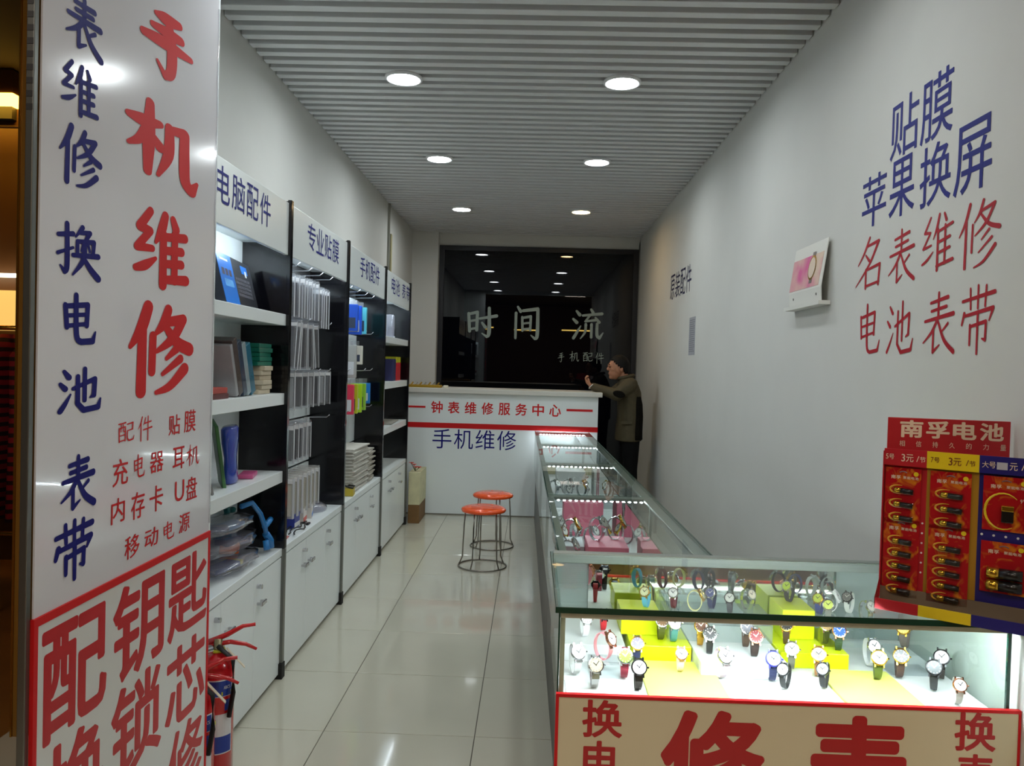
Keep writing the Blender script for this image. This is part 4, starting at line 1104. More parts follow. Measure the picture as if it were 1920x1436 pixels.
bag((-1.235, 3.20, 0.762), (0.09, 0.21, 0.030), 8, BAGM, 'clear bag with blue goods on top of the bag pile', [(40, 120, 180), (30, 60, 110)])
BLUEP = mat('sky_blue_plastic', (30, 120, 190), 0.25, coat=0.4)
t = thing('phone_holder', 'sky blue flexible phone holder draped over the bag pile', 'phone holder', (-1.17, 3.42, 0.603))
for nm, P, r_ in (('arm', [(-0.03, -0.12, 0.245), (-0.01, -0.05, 0.25), (0.0, 0.03, 0.19), (0.01, 0.07, 0.12), (0.01, 0.09, 0.07)], 0.011), ('claw', [(0.01, 0.06, 0.125), (0.012, 0.12, 0.14), (0.012, 0.135, 0.145)], 0.013), ('claw', [(0.01, 0.08, 0.09), (0.015, 0.13, 0.05), (0.015, 0.14, 0.018)], 0.016), ('claw', [(0.01, 0.08, 0.06), (0.02, 0.07, 0.02)], 0.014)):
    b = nb(); tube(b, P, r_, 10); obj(nm, b, BLUEP, t, True)
t = thing('phone_clip', 'teal star shaped phone clip standing behind the bag pile', 'phone clip', (-1.305, 3.44, 0.603))
for P in ([(0, 0, 0.0), (0, 0.0, 0.16)], [(0, 0.0, 0.15), (0, 0.05, 0.20)], [(0, 0.0, 0.15), (0, -0.035, 0.235)], [(0, -0.035, 0.225), (0, -0.06, 0.23)]):
    b = nb(); tube(b, P, 0.014, 8); obj('clip_arm', b, mat('teal_plastic', (30, 110, 110), 0.3), t, True)
o = tilted('tissue_box', 0.11, 0.10, 0.05, (-1.27, 2.86, 0.602), (0, 0, 0.0), WHITE2, 'low white box behind the blue case on cupboard top', 'box')
t = thing('tablet_case', 'blue tablet case with lime rim leaning near the glass door', 'case', (-1.165, 2.80, 0.603)); t.rotation_euler = (0, radians(-12), radians(20))
bxo('rim', -0.008, 0.008, -0.09, 0.09, 0.0, 0.15, mat('lime_rim', (120, 200, 50), 0.3), t, bev=0.006)
bxo('face', 0.0075, 0.0095, -0.08, 0.08, 0.01, 0.14, mat('case_blue', (30, 70, 160), 0.25), t)

# cabinet two: film packs on hooks, pouches and cables
FOIL = mat('dark_card', (40, 42, 50), 0.3)
def pouch(x, y, ztop, ln, wd, label, core=None, sway=0.0, grp='clear film packs on the second cabinet hooks', th=0.008, film=None):
    t = thing('film_pack', label, 'film pack', (x, y, ztop), 0.0, grp)
    t.rotation_euler = (sway, 0, random.uniform(-.15, .15))
    bxo('film', -wd / 2, wd / 2, -th / 2, th / 2, -ln, 0.012, film or CLEAR, t, bev=0.002)
    bxo('header_strip', -wd / 2, wd / 2, -th / 2 - 0.0006, th / 2 + 0.0006, -0.022, -0.004, mat('strip_white', (225, 226, 228), 0.35), t)
    if core is not None:
        bxo('card', -wd * .4, wd * .4, -th * .3, th * .3, -ln + 0.012, -0.028, core, t)
    for sx in (-1, 1):
        bxo('seam', sx * wd / 2 - 0.0015, sx * wd / 2 + 0.0015, -th / 2 - 0.001, th / 2 + 0.001, -ln, 0.0, mat('seam_pale', (190, 192, 198), 0.25), t)
    return t
GC = mat('smoke_card', (84, 86, 92), 0.25); LC = mat('light_card', (170, 172, 174), 0.3)
rnd = random.Random(4)
for q in range(9):
    pouch(-1.245 + 0.012 * (q % 3), 3.92 + 0.046 * q, 1.882, 0.20, 0.13, ['clear film pack with dark card', 'clear film pack with smoke grey card', 'empty clear film pack'][q % 3] + ' on the top hooks of second cabinet', [FOIL, GC, None][q % 3], 0.0)
for q in range(4):
    pouch(-1.235, 4.42 + 0.05 * q, 1.865, 0.215, 0.12, 'dark screen film pack on the far top hook of second cabinet', FOIL, 0.0)
for q in range(8):
    pouch(-1.245 + 0.01 * (q % 2), 3.97 + 0.05 * q, 1.66, 0.24, 0.13, ['long film pack with smoke grey card', 'long empty film pack', 'long film pack with dark card'][q % 3] + ' fanned out below the top hooks', [GC, None, FOIL][q % 3], radians(-14 + 4.5 * q))
for q in range(7):
    pouch(-1.24, 3.98 + 0.115 * q, 1.405, 0.19, 0.11, ['film pack with light card', 'film pack with smoke grey card', 'film pack with smoke grey card', 'film pack with light card', 'film pack with black card', 'film pack with light card', 'film pack with smoke grey card'][q] + ' on the third hook row', [LC, GC, GC, LC, FOIL, LC, GC][q], 0.0)
for q in range(5):
    pouch(-1.245, 4.00 + 0.075 * q, 1.135, 0.19, 0.11, 'dark strip film pack hanging on the lower hooks', [GC, FOIL, FOIL, LC, LC][q], 0.0)
PAPERP = mat('paper_packet', (206, 200, 182), 0.6, noise=0.06, scale=20)
for q in range(7):
    pouch(-1.24, 3.98 + 0.078 * q, 0.868, 0.20, 0.12, 'cream paper packet on the lowest hooks of second cabinet', PAPERP, 0.0, th=0.02, film=glass_mat('thin_wrap', (0.92, 0.92, 0.92), rough=0.15, gain=1.5, milk=0.25, milkcol=(.85, .84, .8)))
for q, (yy, rgb) in enumerate(((4.08, (36, 54, 150)), (4.22, (220, 215, 210)), (4.36, (220, 215, 210)))):
    t = thing('cable_box', ['blue small carton below the paper packets', 'white small carton with red print below the paper packets', 'white small carton with blue print below the paper packets'][q], 'carton', (-1.25, yy, 0.603), 0.1 * q)
    bxo('carton', -0.06, 0.06, -0.045, 0.045, 0, 0.075, colm(rgb, 0.35), t, bev=0.002)
    bxo('print', 0.0595, 0.0608, -0.045, 0.045, 0.008, 0.03, [WHITE2, mat('print_red', (200, 60, 40), 0.4), KB][q], t)
b = nb(); bmesh.ops.create_icosphere(b, subdivisions=3, radius=1)
for v in b.verts:
    v.co = Vector((v.co.x * 0.08, v.co.y * (0.115 + 0.02 * sin(7 * v.co.x)), max(0, v.co.z + 0.25) * 0.045))
o = obj('empty_bag', b, BAGM, None, True, loc=(-1.245, 4.57, 0.603)); tag(o, 'crumpled empty plastic bag on the second cupboard top', 'bag')
CABLE = mat('black_cable', (16, 16, 18), 0.4)
for q in range(3):
    P = [(-1.205 + 0.028 * q + 0.012 * sin(k * 1.1 + q), 3.86 + 0.032 * k, 0.6065 + 0.010 * abs(sin(k * .8 + q))) for k in range(12 - q)]
    t = wthing('charging_cable', ['black charging cable nearest the small cartons', 'black charging cable between two other cables', 'black charging cable along the cupboard edge'][q], 'cable', (-1.2, 3.9, 0.603), 'loose cables on the second cupboard top')
    b = nb(); tube(b, P, 0.0035, 7)
    obj('cord', b, CABLE, t, True)
    e = P[-1]
    bxo('plug', e[0] - 0.008, e[0] + 0.008, e[1] - 0.005, e[1] + 0.035, 0.6035, 0.613, CABLE, t, bev=0.002)
o = tilted('red_packet', 0.09, 0.15, 0.006, (-1.20, 3.78, 0.6025), (0, 0, 0.1), mat('red_packet', (190, 110, 105), 0.5), 'flat reddish packet lying under the cables', 'packet')

# cabinet three: coloured packs and a big paper stack
G3 = 'hanging packs on the third cabinet hooks'
for q, (yy, zt, ln, rgb, nm) in enumerate(((5.36, 1.875, 0.20, (30, 80, 190), 'blue accessory pack nearest the divider in third cabinet'), (5.48, 1.875, 0.22, (40, 90, 200), 'blue accessory pack next to the cyan pack'), (5.64, 1.875, 0.21, (90, 190, 205), 'cyan hanging accessory pack'),
        (5.34, 1.60, 0.24, (170, 172, 170), 'grey narrow pack below the blue packs'), (5.53, 1.60, 0.15, (214, 212, 200), 'white small pack on second hook row of third cabinet'),
        (5.29, 1.335, 0.22, (222, 60, 90), 'pink hanging pack in third cabinet'), (5.41, 1.335, 0.22, (180, 190, 40), 'olive yellow hanging pack beside the pink one'), (5.54, 1.335, 0.22, (170, 214, 40), 'lime hanging pack in third cabinet'), (5.67, 1.335, 0.21, (140, 190, 60), 'green and white hanging pack beside the lime one'), (5.82, 1.335, 0.17, (30, 120, 200), 'bright blue hanging pack at end of the third hook row'))):
    t = thing('accessory_pack', nm, 'accessory pack', (-1.235, yy, zt), 0.06 * sin(q * 3), G3)
    cm = colm(rgb, 0.3)
    bxo('pack', -0.055, 0.055, -0.014, 0.014, -ln, -0.02, cm, t, bev=0.004)
    bxo('hang_tab', -0.03, 0.03, -0.002, 0.002, -0.022, 0.014, CLEAR, t)
    bxo('print', -0.04, 0.04, -0.0152, -0.0135, -ln + 0.02, -ln * 0.55, mat('print_pale', (210, 215, 220), 0.4) if q % 2 else mat('print_dark', (50, 60, 80), 0.4), t)
for q in range(26):
    tilted('paper_bag', 0.165, 0.46, 0.0105, (-1.235 + 0.005 * sin(q * 2.3), 5.43 + 0.008 * sin(q * 3.1), 0.6025 + q * 0.0111), (0, 0, 0.03 * sin(q * 1.7)), mat('stack_white', (196, 194, 186), 0.6, noise=0.08, scale=30), ('topmost flat white envelope of the tall stack' if q == 25 else 'lowest flat white envelope of the tall stack' if q == 0 else 'flat white envelope inside the tall stack of third cabinet'), 'envelope', 'flat envelopes in the tall stack')
for q in range(20):
    tilted('paper_bag', 0.15, 0.22, 0.011, (-1.235 + 0.008 * sin(q * 1.9), 5.81 + 0.014 * sin(q * 2.7), 0.6025 + q * 0.0116), (0, 0, 0.09 * sin(q * 2.2)), mat('stack_grey', (176, 172, 162), 0.6, noise=0.16, scale=34), ('topmost crumpled packet of the untidy stack' if q == 19 else 'lowest crumpled packet of the untidy stack' if q == 0 else 'crumpled white packet inside the untidy stack of third cabinet'), 'packet', 'crumpled packets in the untidy stack')
o = tilted('yellow_box', 0.07, 0.10, 0.045, (-1.165, 5.13, 0.6025), (0, 0, 0.1), mat('yellow_card', (190, 170, 50), 0.5), 'small yellow box in front of the envelope stack', 'box')
b = nb(); tube(b, [(-1.16 + 0.03 * sin(k * 1.4), 5.09 + 0.012 * k, 0.655 + 0.008 * cos(k * 1.9)) for k in range(9)], 0.006, 7)
o = obj('coiled_cable', b, CABLE, None, True); tag(o, 'black coiled cable lying on the small yellow box', 'cable')

# cabinet four
b = nb(); box(b, -0.05, 0.05, -0.06, 0.06, 0, 0.20, bev=0.02)
for v in b.verts:
    k = 1 - 0.7 * max(0, v.co.z) / 0.2
    v.co.y *= k
o = obj('clear_bag', b, BAGM, None, True, loc=(-1.22, 6.74, 1.676)); tag(o, 'clear plastic bag standing on top shelf of last cabinet', 'bag')
o = tilted('navy_box', 0.10, 0.13, 0.185, (-1.21, 6.72, 1.316), (0, 0, 0), colm((44, 46, 90), 0.4), 'navy box standing beside the red box in last cabinet', 'box')
t = thing('red_box', 'red box with yellow top flap in the last cabinet', 'box', (-1.21, 6.93, 1.316))
bxo('box', -0.05, 0.05, -0.10, 0.10, 0, 0.155, colm((190, 36, 44), 0.4), t, bev=0.002)
bxo('flap', -0.048, 0.048, -0.11, 0.10, 0.155, 0.205, colm((200, 200, 40), 0.4), t, bev=0.002)
o = tilted('newspaper', 0.17, 0.50, 0.012, (-1.235, 6.75, 0.9595), (0, 0, 0.05), mat('newsprint', (150, 148, 140), 0.8, noise=0.2, scale=40), 'folded newspaper lying on lowest shelf of last cabinet', 'newspaper')

# ------------------------------------------------------------------ calendar and notice on the right wall
cl = wthing('desk_calendar', 'white tent calendar with pink watch picture hung on right wall', 'calendar', (1.24, 3.65, 1.78))
def quadx(name, P, m, th=0.003):
    b = nb()
    A = [b.verts.new(p) for p in P]
    B = [b.verts.new((p[0] + th, p[1], p[2])) for p in P]
    b.faces.new(A); b.faces.new(list(reversed(B)))
    for i in range(4):
        b.faces.new((A[i], A[(i + 1) % 4], B[(i + 1) % 4], B[i]))
    return obj(name, b, m, cl)
CALW = mat('calendar_card', (226, 226, 220), 0.45)
quadx('page', [(1.222, 3.86, 1.845), (1.222, 3.44, 1.845), (1.250, 3.44, 2.055), (1.250, 3.86, 2.055)], CALW)
quadx('lower_flap', [(1.226, 3.86, 1.78), (1.226, 3.44, 1.78), (1.222, 3.44, 1.845), (1.222, 3.86, 1.845)], CALW)
quadx('base_ledge', [(1.212, 3.90, 1.768), (1.212, 3.43, 1.768), (1.212, 3.43, 1.785), (1.212, 3.90, 1.785)], CALW, 0.05)
def calp(y, z):
    return 1.222 + (z - 1.845) / 0.21 * 0.028 - 0.0012
def pic_mat():
    m = bpy.data.materials.new('calendar_picture')
    m.use_nodes = True
    nt = m.node_tree
    tc = nt.nodes.new('ShaderNodeTexCoord'); nz = nt.nodes.new('ShaderNodeTexNoise'); r = nt.nodes.new('ShaderNodeValToRGB')
    nz.inputs['Scale'].default_value = 7
    r.color_ramp.elements[0].position = 0.35; r.color_ramp.elements[0].color = (*lin((214, 90, 150)), 1)
    r.color_ramp.elements[1].position = 0.65; r.color_ramp.elements[1].color = (*lin((222, 196, 176)), 1)
    nt.links.new(tc.outputs['Object'], nz.inputs['Vector']); nt.links.new(nz.outputs['Fac'], r.inputs['Fac'])
    nt.links.new(r.outputs['Color'], nt.nodes['Principled BSDF'].inputs['Base Color'])
    return m
quadx('picture', [(calp(0, 1.855), 3.857, 1.855), (calp(0, 1.855), 3.475, 1.855), (calp(0, 2.0), 3.465, 2.0), (calp(0, 2.0), 3.857, 2.0)], pic_mat(), 0.001)
for nm, rr, m, off in (('printed_watch', 0.048, GOLD, 0.0012), ('printed_dial', 0.040, mat('dial_pale', (225, 205, 185), 0.4), 0.0022)):
    b = nb(); b.faces.new([b.verts.new((calp(0, 1.942 + rr * 1.15 * sin(2 * pi * k / 28)) - off, 3.585 + rr * cos(2 * pi * k / 28), 1.942 + rr * 1.15 * sin(2 * pi * k / 28))) for k in range(28)]); obj(nm, b, m, cl)
for z0, z1 in ((1.872, 1.892), (1.992, 2.012)):
    quadx('printed_strap', [(calp(0, z0) - .001, 3.60, z0), (calp(0, z0) - .001, 3.565, z0), (calp(0, z1) - .001, 3.565, z1), (calp(0, z1) - .001, 3.60, z1)], colm((110, 100, 96)), 0.0005)
for yy in (3.80, 3.50):
    quadx('slot', [(1.2225, yy, 1.812), (1.2225, yy - 0.008, 1.812), (1.222, yy - 0.008, 1.822), (1.222, yy, 1.822)], BLACK, 0.001)
nt_ = wthing('paper_notice', 'small grey printed notice stuck on the right wall', 'notice', (WR, 6.37, 1.6))
bxo('paper', WR - 0.0012, WR, 6.25, 6.49, 1.595, 1.897, mat('notice_paper', (168, 170, 178), 0.6), nt_)
for q in range(16):
    bxo('text_line', WR - 0.0018, WR - 0.0011, 6.27 + 0.03 * (q % 3 == 2), 6.47, 1.87 - q * 0.0165, 1.876 - q * 0.0165, mat('notice_ink', (120, 122, 132), 0.6), nt_)

# ------------------------------------------------------------------ the man leaning on the counter
def loft(bm, secs, seg=20):
    """closed loft through horizontal ellipses (cx, cy, cz, rx, ry)"""
    rings = [[bm.verts.new((cx + rx * cos(2 * pi * i / seg), cy + ry * sin(2 * pi * i / seg), cz)) for i in range(seg)] for cx, cy, cz, rx, ry in secs]
    for A, B in zip(rings, rings[1:]):
        for i in range(seg):
            bm.faces.new((A[i], A[(i + 1) % seg], B[(i + 1) % seg], B[i]))
    bm.faces.new(list(reversed(rings[0])))
    bm.faces.new(rings[-1])
def ball(bm, c, r, M=None):
    g = bmesh.ops.create_uvsphere(bm, u_segments=18, v_segments=12, radius=1)
    T = Matrix.Translation(c) @ (M if M is not None else Matrix.Identity(4)) @ Matrix.Diagonal((r[0], r[1], r[2], 1))
    bmesh.ops.transform(bm, matrix=T, verts=g['verts'])
def limb(bm, pts):
    """tapering limb through (x, y, z, r)"""
    P = []
    for i in range(len(pts) - 1):
        a, b_ = pts[i], pts[i + 1]
        for k in range(5):
            t = k / 5
            P.append(tuple(a[j] * (1 - t) + b_[j] * t for j in range(4)))
    P.append(pts[-1])
    tube(bm, [p[:3] for p in P], [p[3] for p in P], 14)
    for p in (P[0], P[-1]) + tuple(pts[1:-1]):
        ball(bm, p[:3], (p[3], p[3], p[3]))
def fused(name, bm, m, parent, voxel):
    o = obj(name, bm, m, parent, True)
    r = o.modifiers.new('fuse', 'REMESH')
    r.mode = 'VOXEL'
    r.voxel_size = voxel
    r.use_smooth_shade = True
    s_ = o.modifiers.new('relax', 'SMOOTH')
    s_.factor = 0.5
    s_.iterations = 3
    return o
pm = wthing('person', 'person in olive jacket and black trousers leaning on the counter end', 'person', (1.0, 8.02, 0))
SKIN = mat('skin', (176, 122, 92), 0.5, noise=0.05, scale=30)
JACK = mat('olive_jacket', (70, 62, 40), 0.75, noise=0.12, scale=25, bump=0.08)
JACKD = mat('jacket_shade_and_panel', (20, 18, 15), 0.9, spec=0.1)
TROU = mat('black_trousers', (9, 9, 11), 0.85, spec=0.2)
HAIR = mat('black_hair', (7, 6, 6), 0.65, spec=0.25, bump=0.4, scale=120)
b = nb()
loft(b, [(1.00, 8.02, 0.82, .10, .15), (1.00, 8.02, 0.95, .10, .15), (0.99, 8.02, 1.10, .10, .155), (0.975, 8.02, 1.24, .105, .17), (0.955, 8.02, 1.32, .085, .155), (0.945, 8.02, 1.36, .055, .075), (0.925, 8.02, 1.40, .05, .052), (0.905, 8.02, 1.44, .05, .052)])
ball(b, (0.870, 8.02, 1.495), (0.098, 0.076, 0.103))
ball(b, (0.838, 8.02, 1.428), (0.062, 0.056, 0.066))
ball(b, (0.806, 8.02, 1.385), (0.030, 0.032, 0.022))
ball(b, (0.783, 8.02, 1.505), (0.022, 0.050, 0.022))
cyl(b, (0.785, 8.02, 1.505), (0.760, 8.02, 1.462), 0.010, 0.015, 10)
ball(b, (0.766, 8.02, 1.461), (0.014, 0.016, 0.011))
ball(b, (0.781, 8.02, 1.428), (0.012, 0.024, 0.007))
ball(b, (0.783, 8.02, 1.414), (0.012, 0.021, 0.007))
for s in (-1, 1):
    ball(b, (0.893, 8.02 + s * 0.078, 1.468), (0.018, 0.009, 0.031))
    ball(b, (0.812, 8.02 + s * 0.042, 1.462), (0.02, 0.018, 0.018))
# legs
for s in (-1, 1):
    limb(b, [(1.0, 8.02 + s * .085, 0.86, .085), (1.0, 8.02 + s * .09, 0.47, .055), (1.03, 8.02 + s * .09, 0.09, .038)])
# arms with hands
def arm(sh, el, wr_, hd):
    limb(b, [(*sh, .052), (*el, .042), (*wr_, .027)])
    w_, h_ = Vector(wr_), Vector(hd)
    d = (h_ - w_).normalized()
    side = Vector((0, 1, 0))
    nrm = d.cross(side).normalized()
    M3 = Matrix((side, d, nrm)).transposed().to_4x4()
    ball(b, w_ + d * 0.045, (0.040, 0.050, 0.018), M3)
    for k, (off, ln) in enumerate(((-0.030, 0.062), (-0.010, 0.072), (0.010, 0.068), (0.030, 0.052))):
        k0 = w_ + d * 0.082 + side * off
        k1 = k0 + d * ln * 0.42 - nrm * 0.012
        k2 = k1 - nrm * ln * 0.36 + d * 0.004
        k3 = k2 - nrm * ln * 0.12 - d * ln * 0.18
        tube(b, [k0 - d * 0.02, k0, k1, k2, k3], [.010, .0095, .009, .0085, .007], 10)
        ball(b, k3, (.007, .007, .007))
    t0 = w_ + d * 0.03 + side * (-0.038 if sh[1] < 8.02 else 0.038)
    sgn = -1 if sh[1] < 8.02 else 1
    t1 = t0 + d * 0.03 + side * sgn * 0.012 - nrm * 0.012
    t2 = t1 + d * 0.026 - nrm * 0.016
    tube(b, [t0 - d * 0.012, t0, t1, t2], [.012, .012, .010, .008], 10)
    ball(b, t2, (.008, .008, .008))
LA = ((0.975, 7.862, 1.315), (0.838, 7.815, 1.215), (0.600, 7.905, 1.288), (0.545, 7.93, 1.345))
RA = ((0.975, 8.178, 1.315), (0.838, 8.215, 1.215), (0.610, 8.115, 1.288), (0.560, 8.085, 1.335))
arm(*LA); arm(*RA)
fused('body', b, SKIN, pm, 0.0065)
# jacket
b = nb()
loft(b, [(0.985, 8.02, 0.755, .135, .195), (0.985, 8.02, 0.85, .132, .19), (0.995, 8.02, 1.00, .125, .18), (0.99, 8.02, 1.12, .122, .18), (0.978, 8.02, 1.24, .125, .19), (0.965, 8.02, 1.32, .105, .18), (0.955, 8.02, 1.365, .078, .115), (0.945, 8.02, 1.395, .066, .075)])
for A in (LA, RA):
    limb(b, [(*A[0], .074), (*A[1], .060), (A[2][0] + 0.018, A[2][1], A[2][2] - 0.004, .040)])
jk = fused('jacket', b, JACK, pm, 0.010)
b = nb(); loft(b, [(1.050, 8.02, 0.775, .076, .186), (1.050, 8.02, 0.85, .074, .184), (1.056, 8.02, 1.00, .070, .176), (1.050, 8.02, 1.12, .068, .172), (1.040, 8.02, 1.20, .060, .165)]); obj('back_panel', b, JACKD, pm, True)  # dark back panel, with the shadow on the jacket's back put into its colour
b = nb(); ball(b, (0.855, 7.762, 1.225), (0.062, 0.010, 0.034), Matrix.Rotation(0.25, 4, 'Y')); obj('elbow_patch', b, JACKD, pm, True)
b = nb(); box(b, -0.055, 0.055, -0.004, 0.004, -0.017, 0.017, M=Matrix.Translation((0.945, 7.834, 0.945)) @ Matrix.Rotation(-0.12, 4, 'Z'), bev=0.003); obj('pocket_flap', b, JACK, pm)
b = nb(); tube(b, [(0.945 + 0.075 * cos(a), 8.02 + 0.082 * sin(a), 1.392 + 0.018 * cos(a)) for a in [2 * pi * i / 24 for i in range(24)]], 0.018, 8, True); obj('collar', b, JACK, pm, True)
# trousers and shoes
b = nb()
loft(b, [(1.0, 8.02, 0.80, .115, .165), (1.0, 8.02, 0.93, .11, .16)])
for s in (-1, 1):
    limb(b, [(1.0, 8.02 + s * .082, 0.85, .100), (1.005, 8.02 + s * .09, 0.47, .072), (1.03, 8.02 + s * .09, 0.10, .060)])
fused('trousers', b, TROU, pm, 0.012)
for s in (-1, 1):
    b = nb(); ball(b, (0.975, 8.02 + s * .09, 0.045), (0.135, 0.046, 0.045)); box(b, 0.86, 1.10, 8.02 + s * .09 - 0.042, 8.02 + s * .09 + 0.042, 0.0, 0.018, bev=0.006); obj('shoe', b, BLACK, pm, True)
# hair, brows, eyes, mouth, wristwatch, phone
b = nb()
g = bmesh.ops.create_uvsphere(b, u_segments=28, v_segments=18, radius=1)
for v in list(b.verts):
    x, z = v.co.x, v.co.z
    if not (z > 0.47 - 0.92 * max(0, x + 0.80) or (x > 0.28 and z > -0.55)):
        b.verts.remove(v)
for v in b.verts:
    v.co = Vector((0.876 + v.co.x * 0.104, 8.02 + v.co.y * 0.0825, 1.497 + v.co.z * 0.112))
hr = obj('hair', b, HAIR, pm, True)
so = hr.modifiers.new('thick', 'SOLIDIFY'); so.thickness = 0.010; so.offset = 0.0
for s in (-1, 1):
    b = nb(); ball(b, (0.7795, 8.02 + s * 0.033, 1.486), (0.006, 0.012, 0.005)); obj('eye', b, HAIR, pm, True)
    b = nb(); ball(b, (0.7715, 8.02 + s * 0.034, 1.515), (0.008, 0.018, 0.004)); obj('eyebrow', b, HAIR, pm, True)
b = nb(); ball(b, (0.771, 8.02, 1.421), (0.004, 0.020, 0.0022)); obj('mouth', b, mat('lip_dark', (110, 62, 54), 0.5), pm, True)
ww = wthing('bracelet', 'pale bracelet worn on the wrist of the leaning person', 'bracelet', (0.61, 7.90, 1.28))
d_ = (Vector(LA[3]) - Vector(LA[2])).normalized()
q_ = d_.to_track_quat('Z', 'Y').to_matrix()
b = nb(); tube(b, [Vector(LA[2]) + d_ * 0.004 + q_ @ Vector((0.031 * cos(a), 0.031 * sin(a), 0)) for a in [2 * pi * i / 24 for i in range(24)]], 0.006, 8, True); obj('band', b, mat('pale_metal', (225, 225, 220), 0.25, metal=0.6), ww, True)

# ------------------------------------------------------------------ the shopping mall outside
MFL = mat('mall_wood_floor', (120, 78, 38), 0.35, noise=0.15, scale=3)
MBR = mat('mall_brown_wall', (84, 54, 26), 0.5, noise=0.1, scale=2)
MCE = mat('mall_ceiling', (60, 50, 40), 0.8)
b = nb(); box(b, -8, -1.985, -8, 5.6, -0.06, -0.006); box(b, -1.985, 6, -8, 0.115, -0.06, -0.006); box(b, 1.617, 6, 0.115, 2.5, -0.06, -0.006)
mfl = struct('floor_mall', b, MFL)
b = nb(); box(b, -8, 6, -8, 2.34, 3.55, 3.62); box(b, -8, -1.56, 2.34, 5.6, 3.3, 3.38)
struct('ceiling_mall', b, MCE)
b = nb(); box(b, -8.1, 6.1, -8.1, -8, -0.06, 3.6)
struct('wall_mall_rear', b, MBR)
b = nb(); box(b, -8.1, -8, -8, 5.6, -0.06, 3.6)
struct('wall_mall_left', b, MBR)
b = nb(); box(b, 6, 6.1, -8, 2.5, -0.06, 3.6); box(b, 1.37, 6.1, 2.45, 2.55, -0.06, 3.6)
struct('wall_mall_right', b, MBR)
b = nb(); box(b, -8, -1.56, 5.55, 5.65, -0.06, 3.6)
struct('wall_neighbour', b, MBR)
ML = mat('mall_panel_light', (255, 240, 225), 0.5, emit=MALL_LIGHT)
for i, (x, y) in enumerate(((-1.8, 0.2), (0.2, -0.9), (1.9, 0.3), (-1.2, -3.2), (1.2, -3.6))):
    t = thing('ceiling_panel_light', 'square mall ceiling light panel above the corridor', 'ceiling light', (x, y, 3.549), 0, 'mall corridor ceiling lights')
    bxo('light_frame', -0.32, 0.32, -0.32, 0.32, -0.012, 0.0, WHITE2, t)
    bxo('light_diffuser', -0.29, 0.29, -0.29, 0.29, -0.016, -0.0125, ML, t)
MY = mat('mall_tube_light', (255, 214, 110), 0.5, emit=14)
for i, (x0, x1, y) in enumerate(((-0.6, 0.2, -6.2), (0.9, 2.4, -5.6), (-2.6, -1.2, -5.0))):
    o = bxo('tube_light', x0, x1, y - 0.02, y + 0.02, 2.62, 2.65, MY)
    tag(o, 'yellow tube light hanging in the mall opposite the shop', 'tube light', 'yellow tube lights opposite')
# neighbouring shop seen past the door edge
fin = wthing('bronze_glass_fin', 'tall bronze glass panel of the neighbouring shop beside the door', 'glass panel', (-1.92, 3.0, 0))
bxo('glass', -1.944, -1.890, 2.97, 3.0, 0, 3.29, mat('bronze_glass', (150, 108, 46), 0.2, metal=0.2), fin)
bxo('edge_strip', -1.952, -1.945, 2.965, 3.0, 0, 3.29, mat('gold_strip', (200, 150, 60), 0.25, metal=0.9), fin)
AMB = mat('amber_cove_light', (255, 190, 60), 0.5, emit=9)
cv = wthing('cove_light', 'amber lit cove under the neighbouring shop ceiling', 'cove light', (-3.5, 5.3, 3.05))
bxo('housing', -4.2, -3.40, 5.10, 5.40, 3.14, 3.29, MBR, cv)
bxo('glow_strip', -4.2, -3.395, 5.095, 5.40, 3.10, 3.139, AMB, cv)
sg = wthing('lit_sign', 'beige lit sign under a white tube in neighbouring shop', 'sign', (-3.6, 5.5, 1.7))
bxo('panel', -4.3, -3.46, 5.50, 5.54, 1.62, 1.90, mat('beige_lit', (214, 170, 90), 0.5, emit=0.9), sg)
bxo('tube', -4.3, -3.46, 5.46, 5.50, 1.99, 2.015, mat('white_tube', (255, 240, 200), 0.5, emit=4), sg)
scn = wthing('wall_screen', 'black screen hung high in the neighbouring shop', 'screen', (-3.5, 5.3, 2.6))
bxo('screen', -4.3, -3.50, 5.25, 5.30, 3.02, 3.12, BLACK, scn)
bxo('casing', -4.3, -3.44, 5.30, 5.34, 2.98, 3.14, MBR, scn)
rk = wthing('garment_rack', 'rack of red striped clothing in the neighbouring shop', 'clothes rack', (-3.2, 4.9, 0))
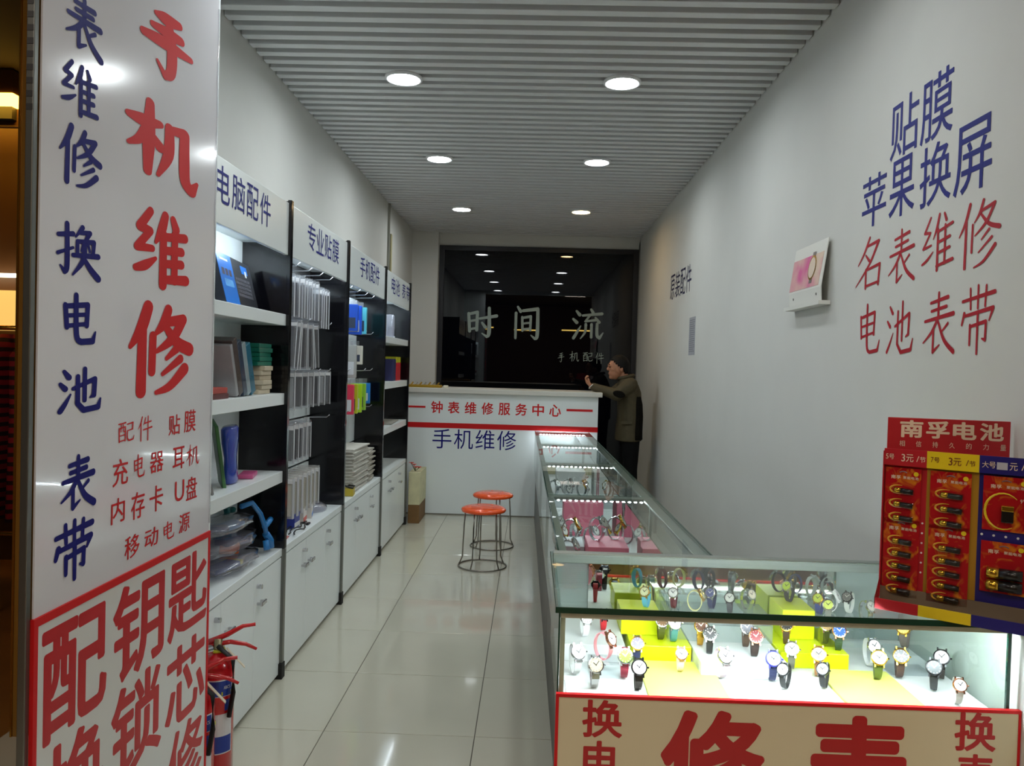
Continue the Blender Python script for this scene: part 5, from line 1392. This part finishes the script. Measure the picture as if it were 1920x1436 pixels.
b = nb(); tube(b, [(-3.9, 4.9, 1.62), (-3.02, 4.9, 1.62)], 0.015, 8); tube(b, [(-3.04, 4.9, 0.0), (-3.04, 4.9, 1.62)], 0.015, 8); tube(b, [(-3.9, 4.9, 0.0), (-3.9, 4.9, 1.62)], 0.015, 8)
obj('rail', b, mat('gold_strip', (200, 150, 60), 0.25, metal=0.9), rk, True)
def stripe_mat():
    m = bpy.data.materials.new('red_striped_cloth')
    m.use_nodes = True
    nt = m.node_tree
    tc = nt.nodes.new('ShaderNodeTexCoord'); wv = nt.nodes.new('ShaderNodeTexWave'); r = nt.nodes.new('ShaderNodeValToRGB')
    wv.bands_direction = 'Z'; wv.inputs['Scale'].default_value = 5.5; wv.inputs['Distortion'].default_value = 1.0
    r.color_ramp.elements[0].position = 0.35; r.color_ramp.elements[0].color = (*lin((40, 8, 14)), 1)
    r.color_ramp.elements[1].position = 0.5; r.color_ramp.elements[1].color = (*lin((150, 20, 34)), 1)
    nt.links.new(tc.outputs['Object'], wv.inputs['Vector']); nt.links.new(wv.outputs['Fac'], r.inputs['Fac'])
    nt.links.new(r.outputs['Color'], nt.nodes['Principled BSDF'].inputs['Base Color'])
    nt.nodes['Principled BSDF'].inputs['Roughness'].default_value = 0.8
    return m
STR = stripe_mat()
for q in range(5):
    b = nb()
    loft(b, [(-3.10 - q * 0.17, 4.9, 0.45, .075, .24), (-3.10 - q * 0.17, 4.9, 1.1, .06, .22), (-3.10 - q * 0.17, 4.9, 1.45, .05, .23), (-3.10 - q * 0.17, 4.9, 1.58, .025, .06)])
    obj('garment', b, STR, rk, True)
b = nb(); tube(b, [(-2.95, 4.3, 0.0), (-2.95, 4.3, 0.44), (-2.93, 4.3, 0.47), (-2.75, 4.3, 0.47), (-2.72, 4.3, 0.44), (-2.72, 4.3, 0.0)], 0.012, 8)
o = obj('brass_rail', b, mat('gold_strip', (200, 150, 60), 0.25, metal=0.9), None, True); tag(o, 'low brass hoop rail standing before the red clothes', 'rail')
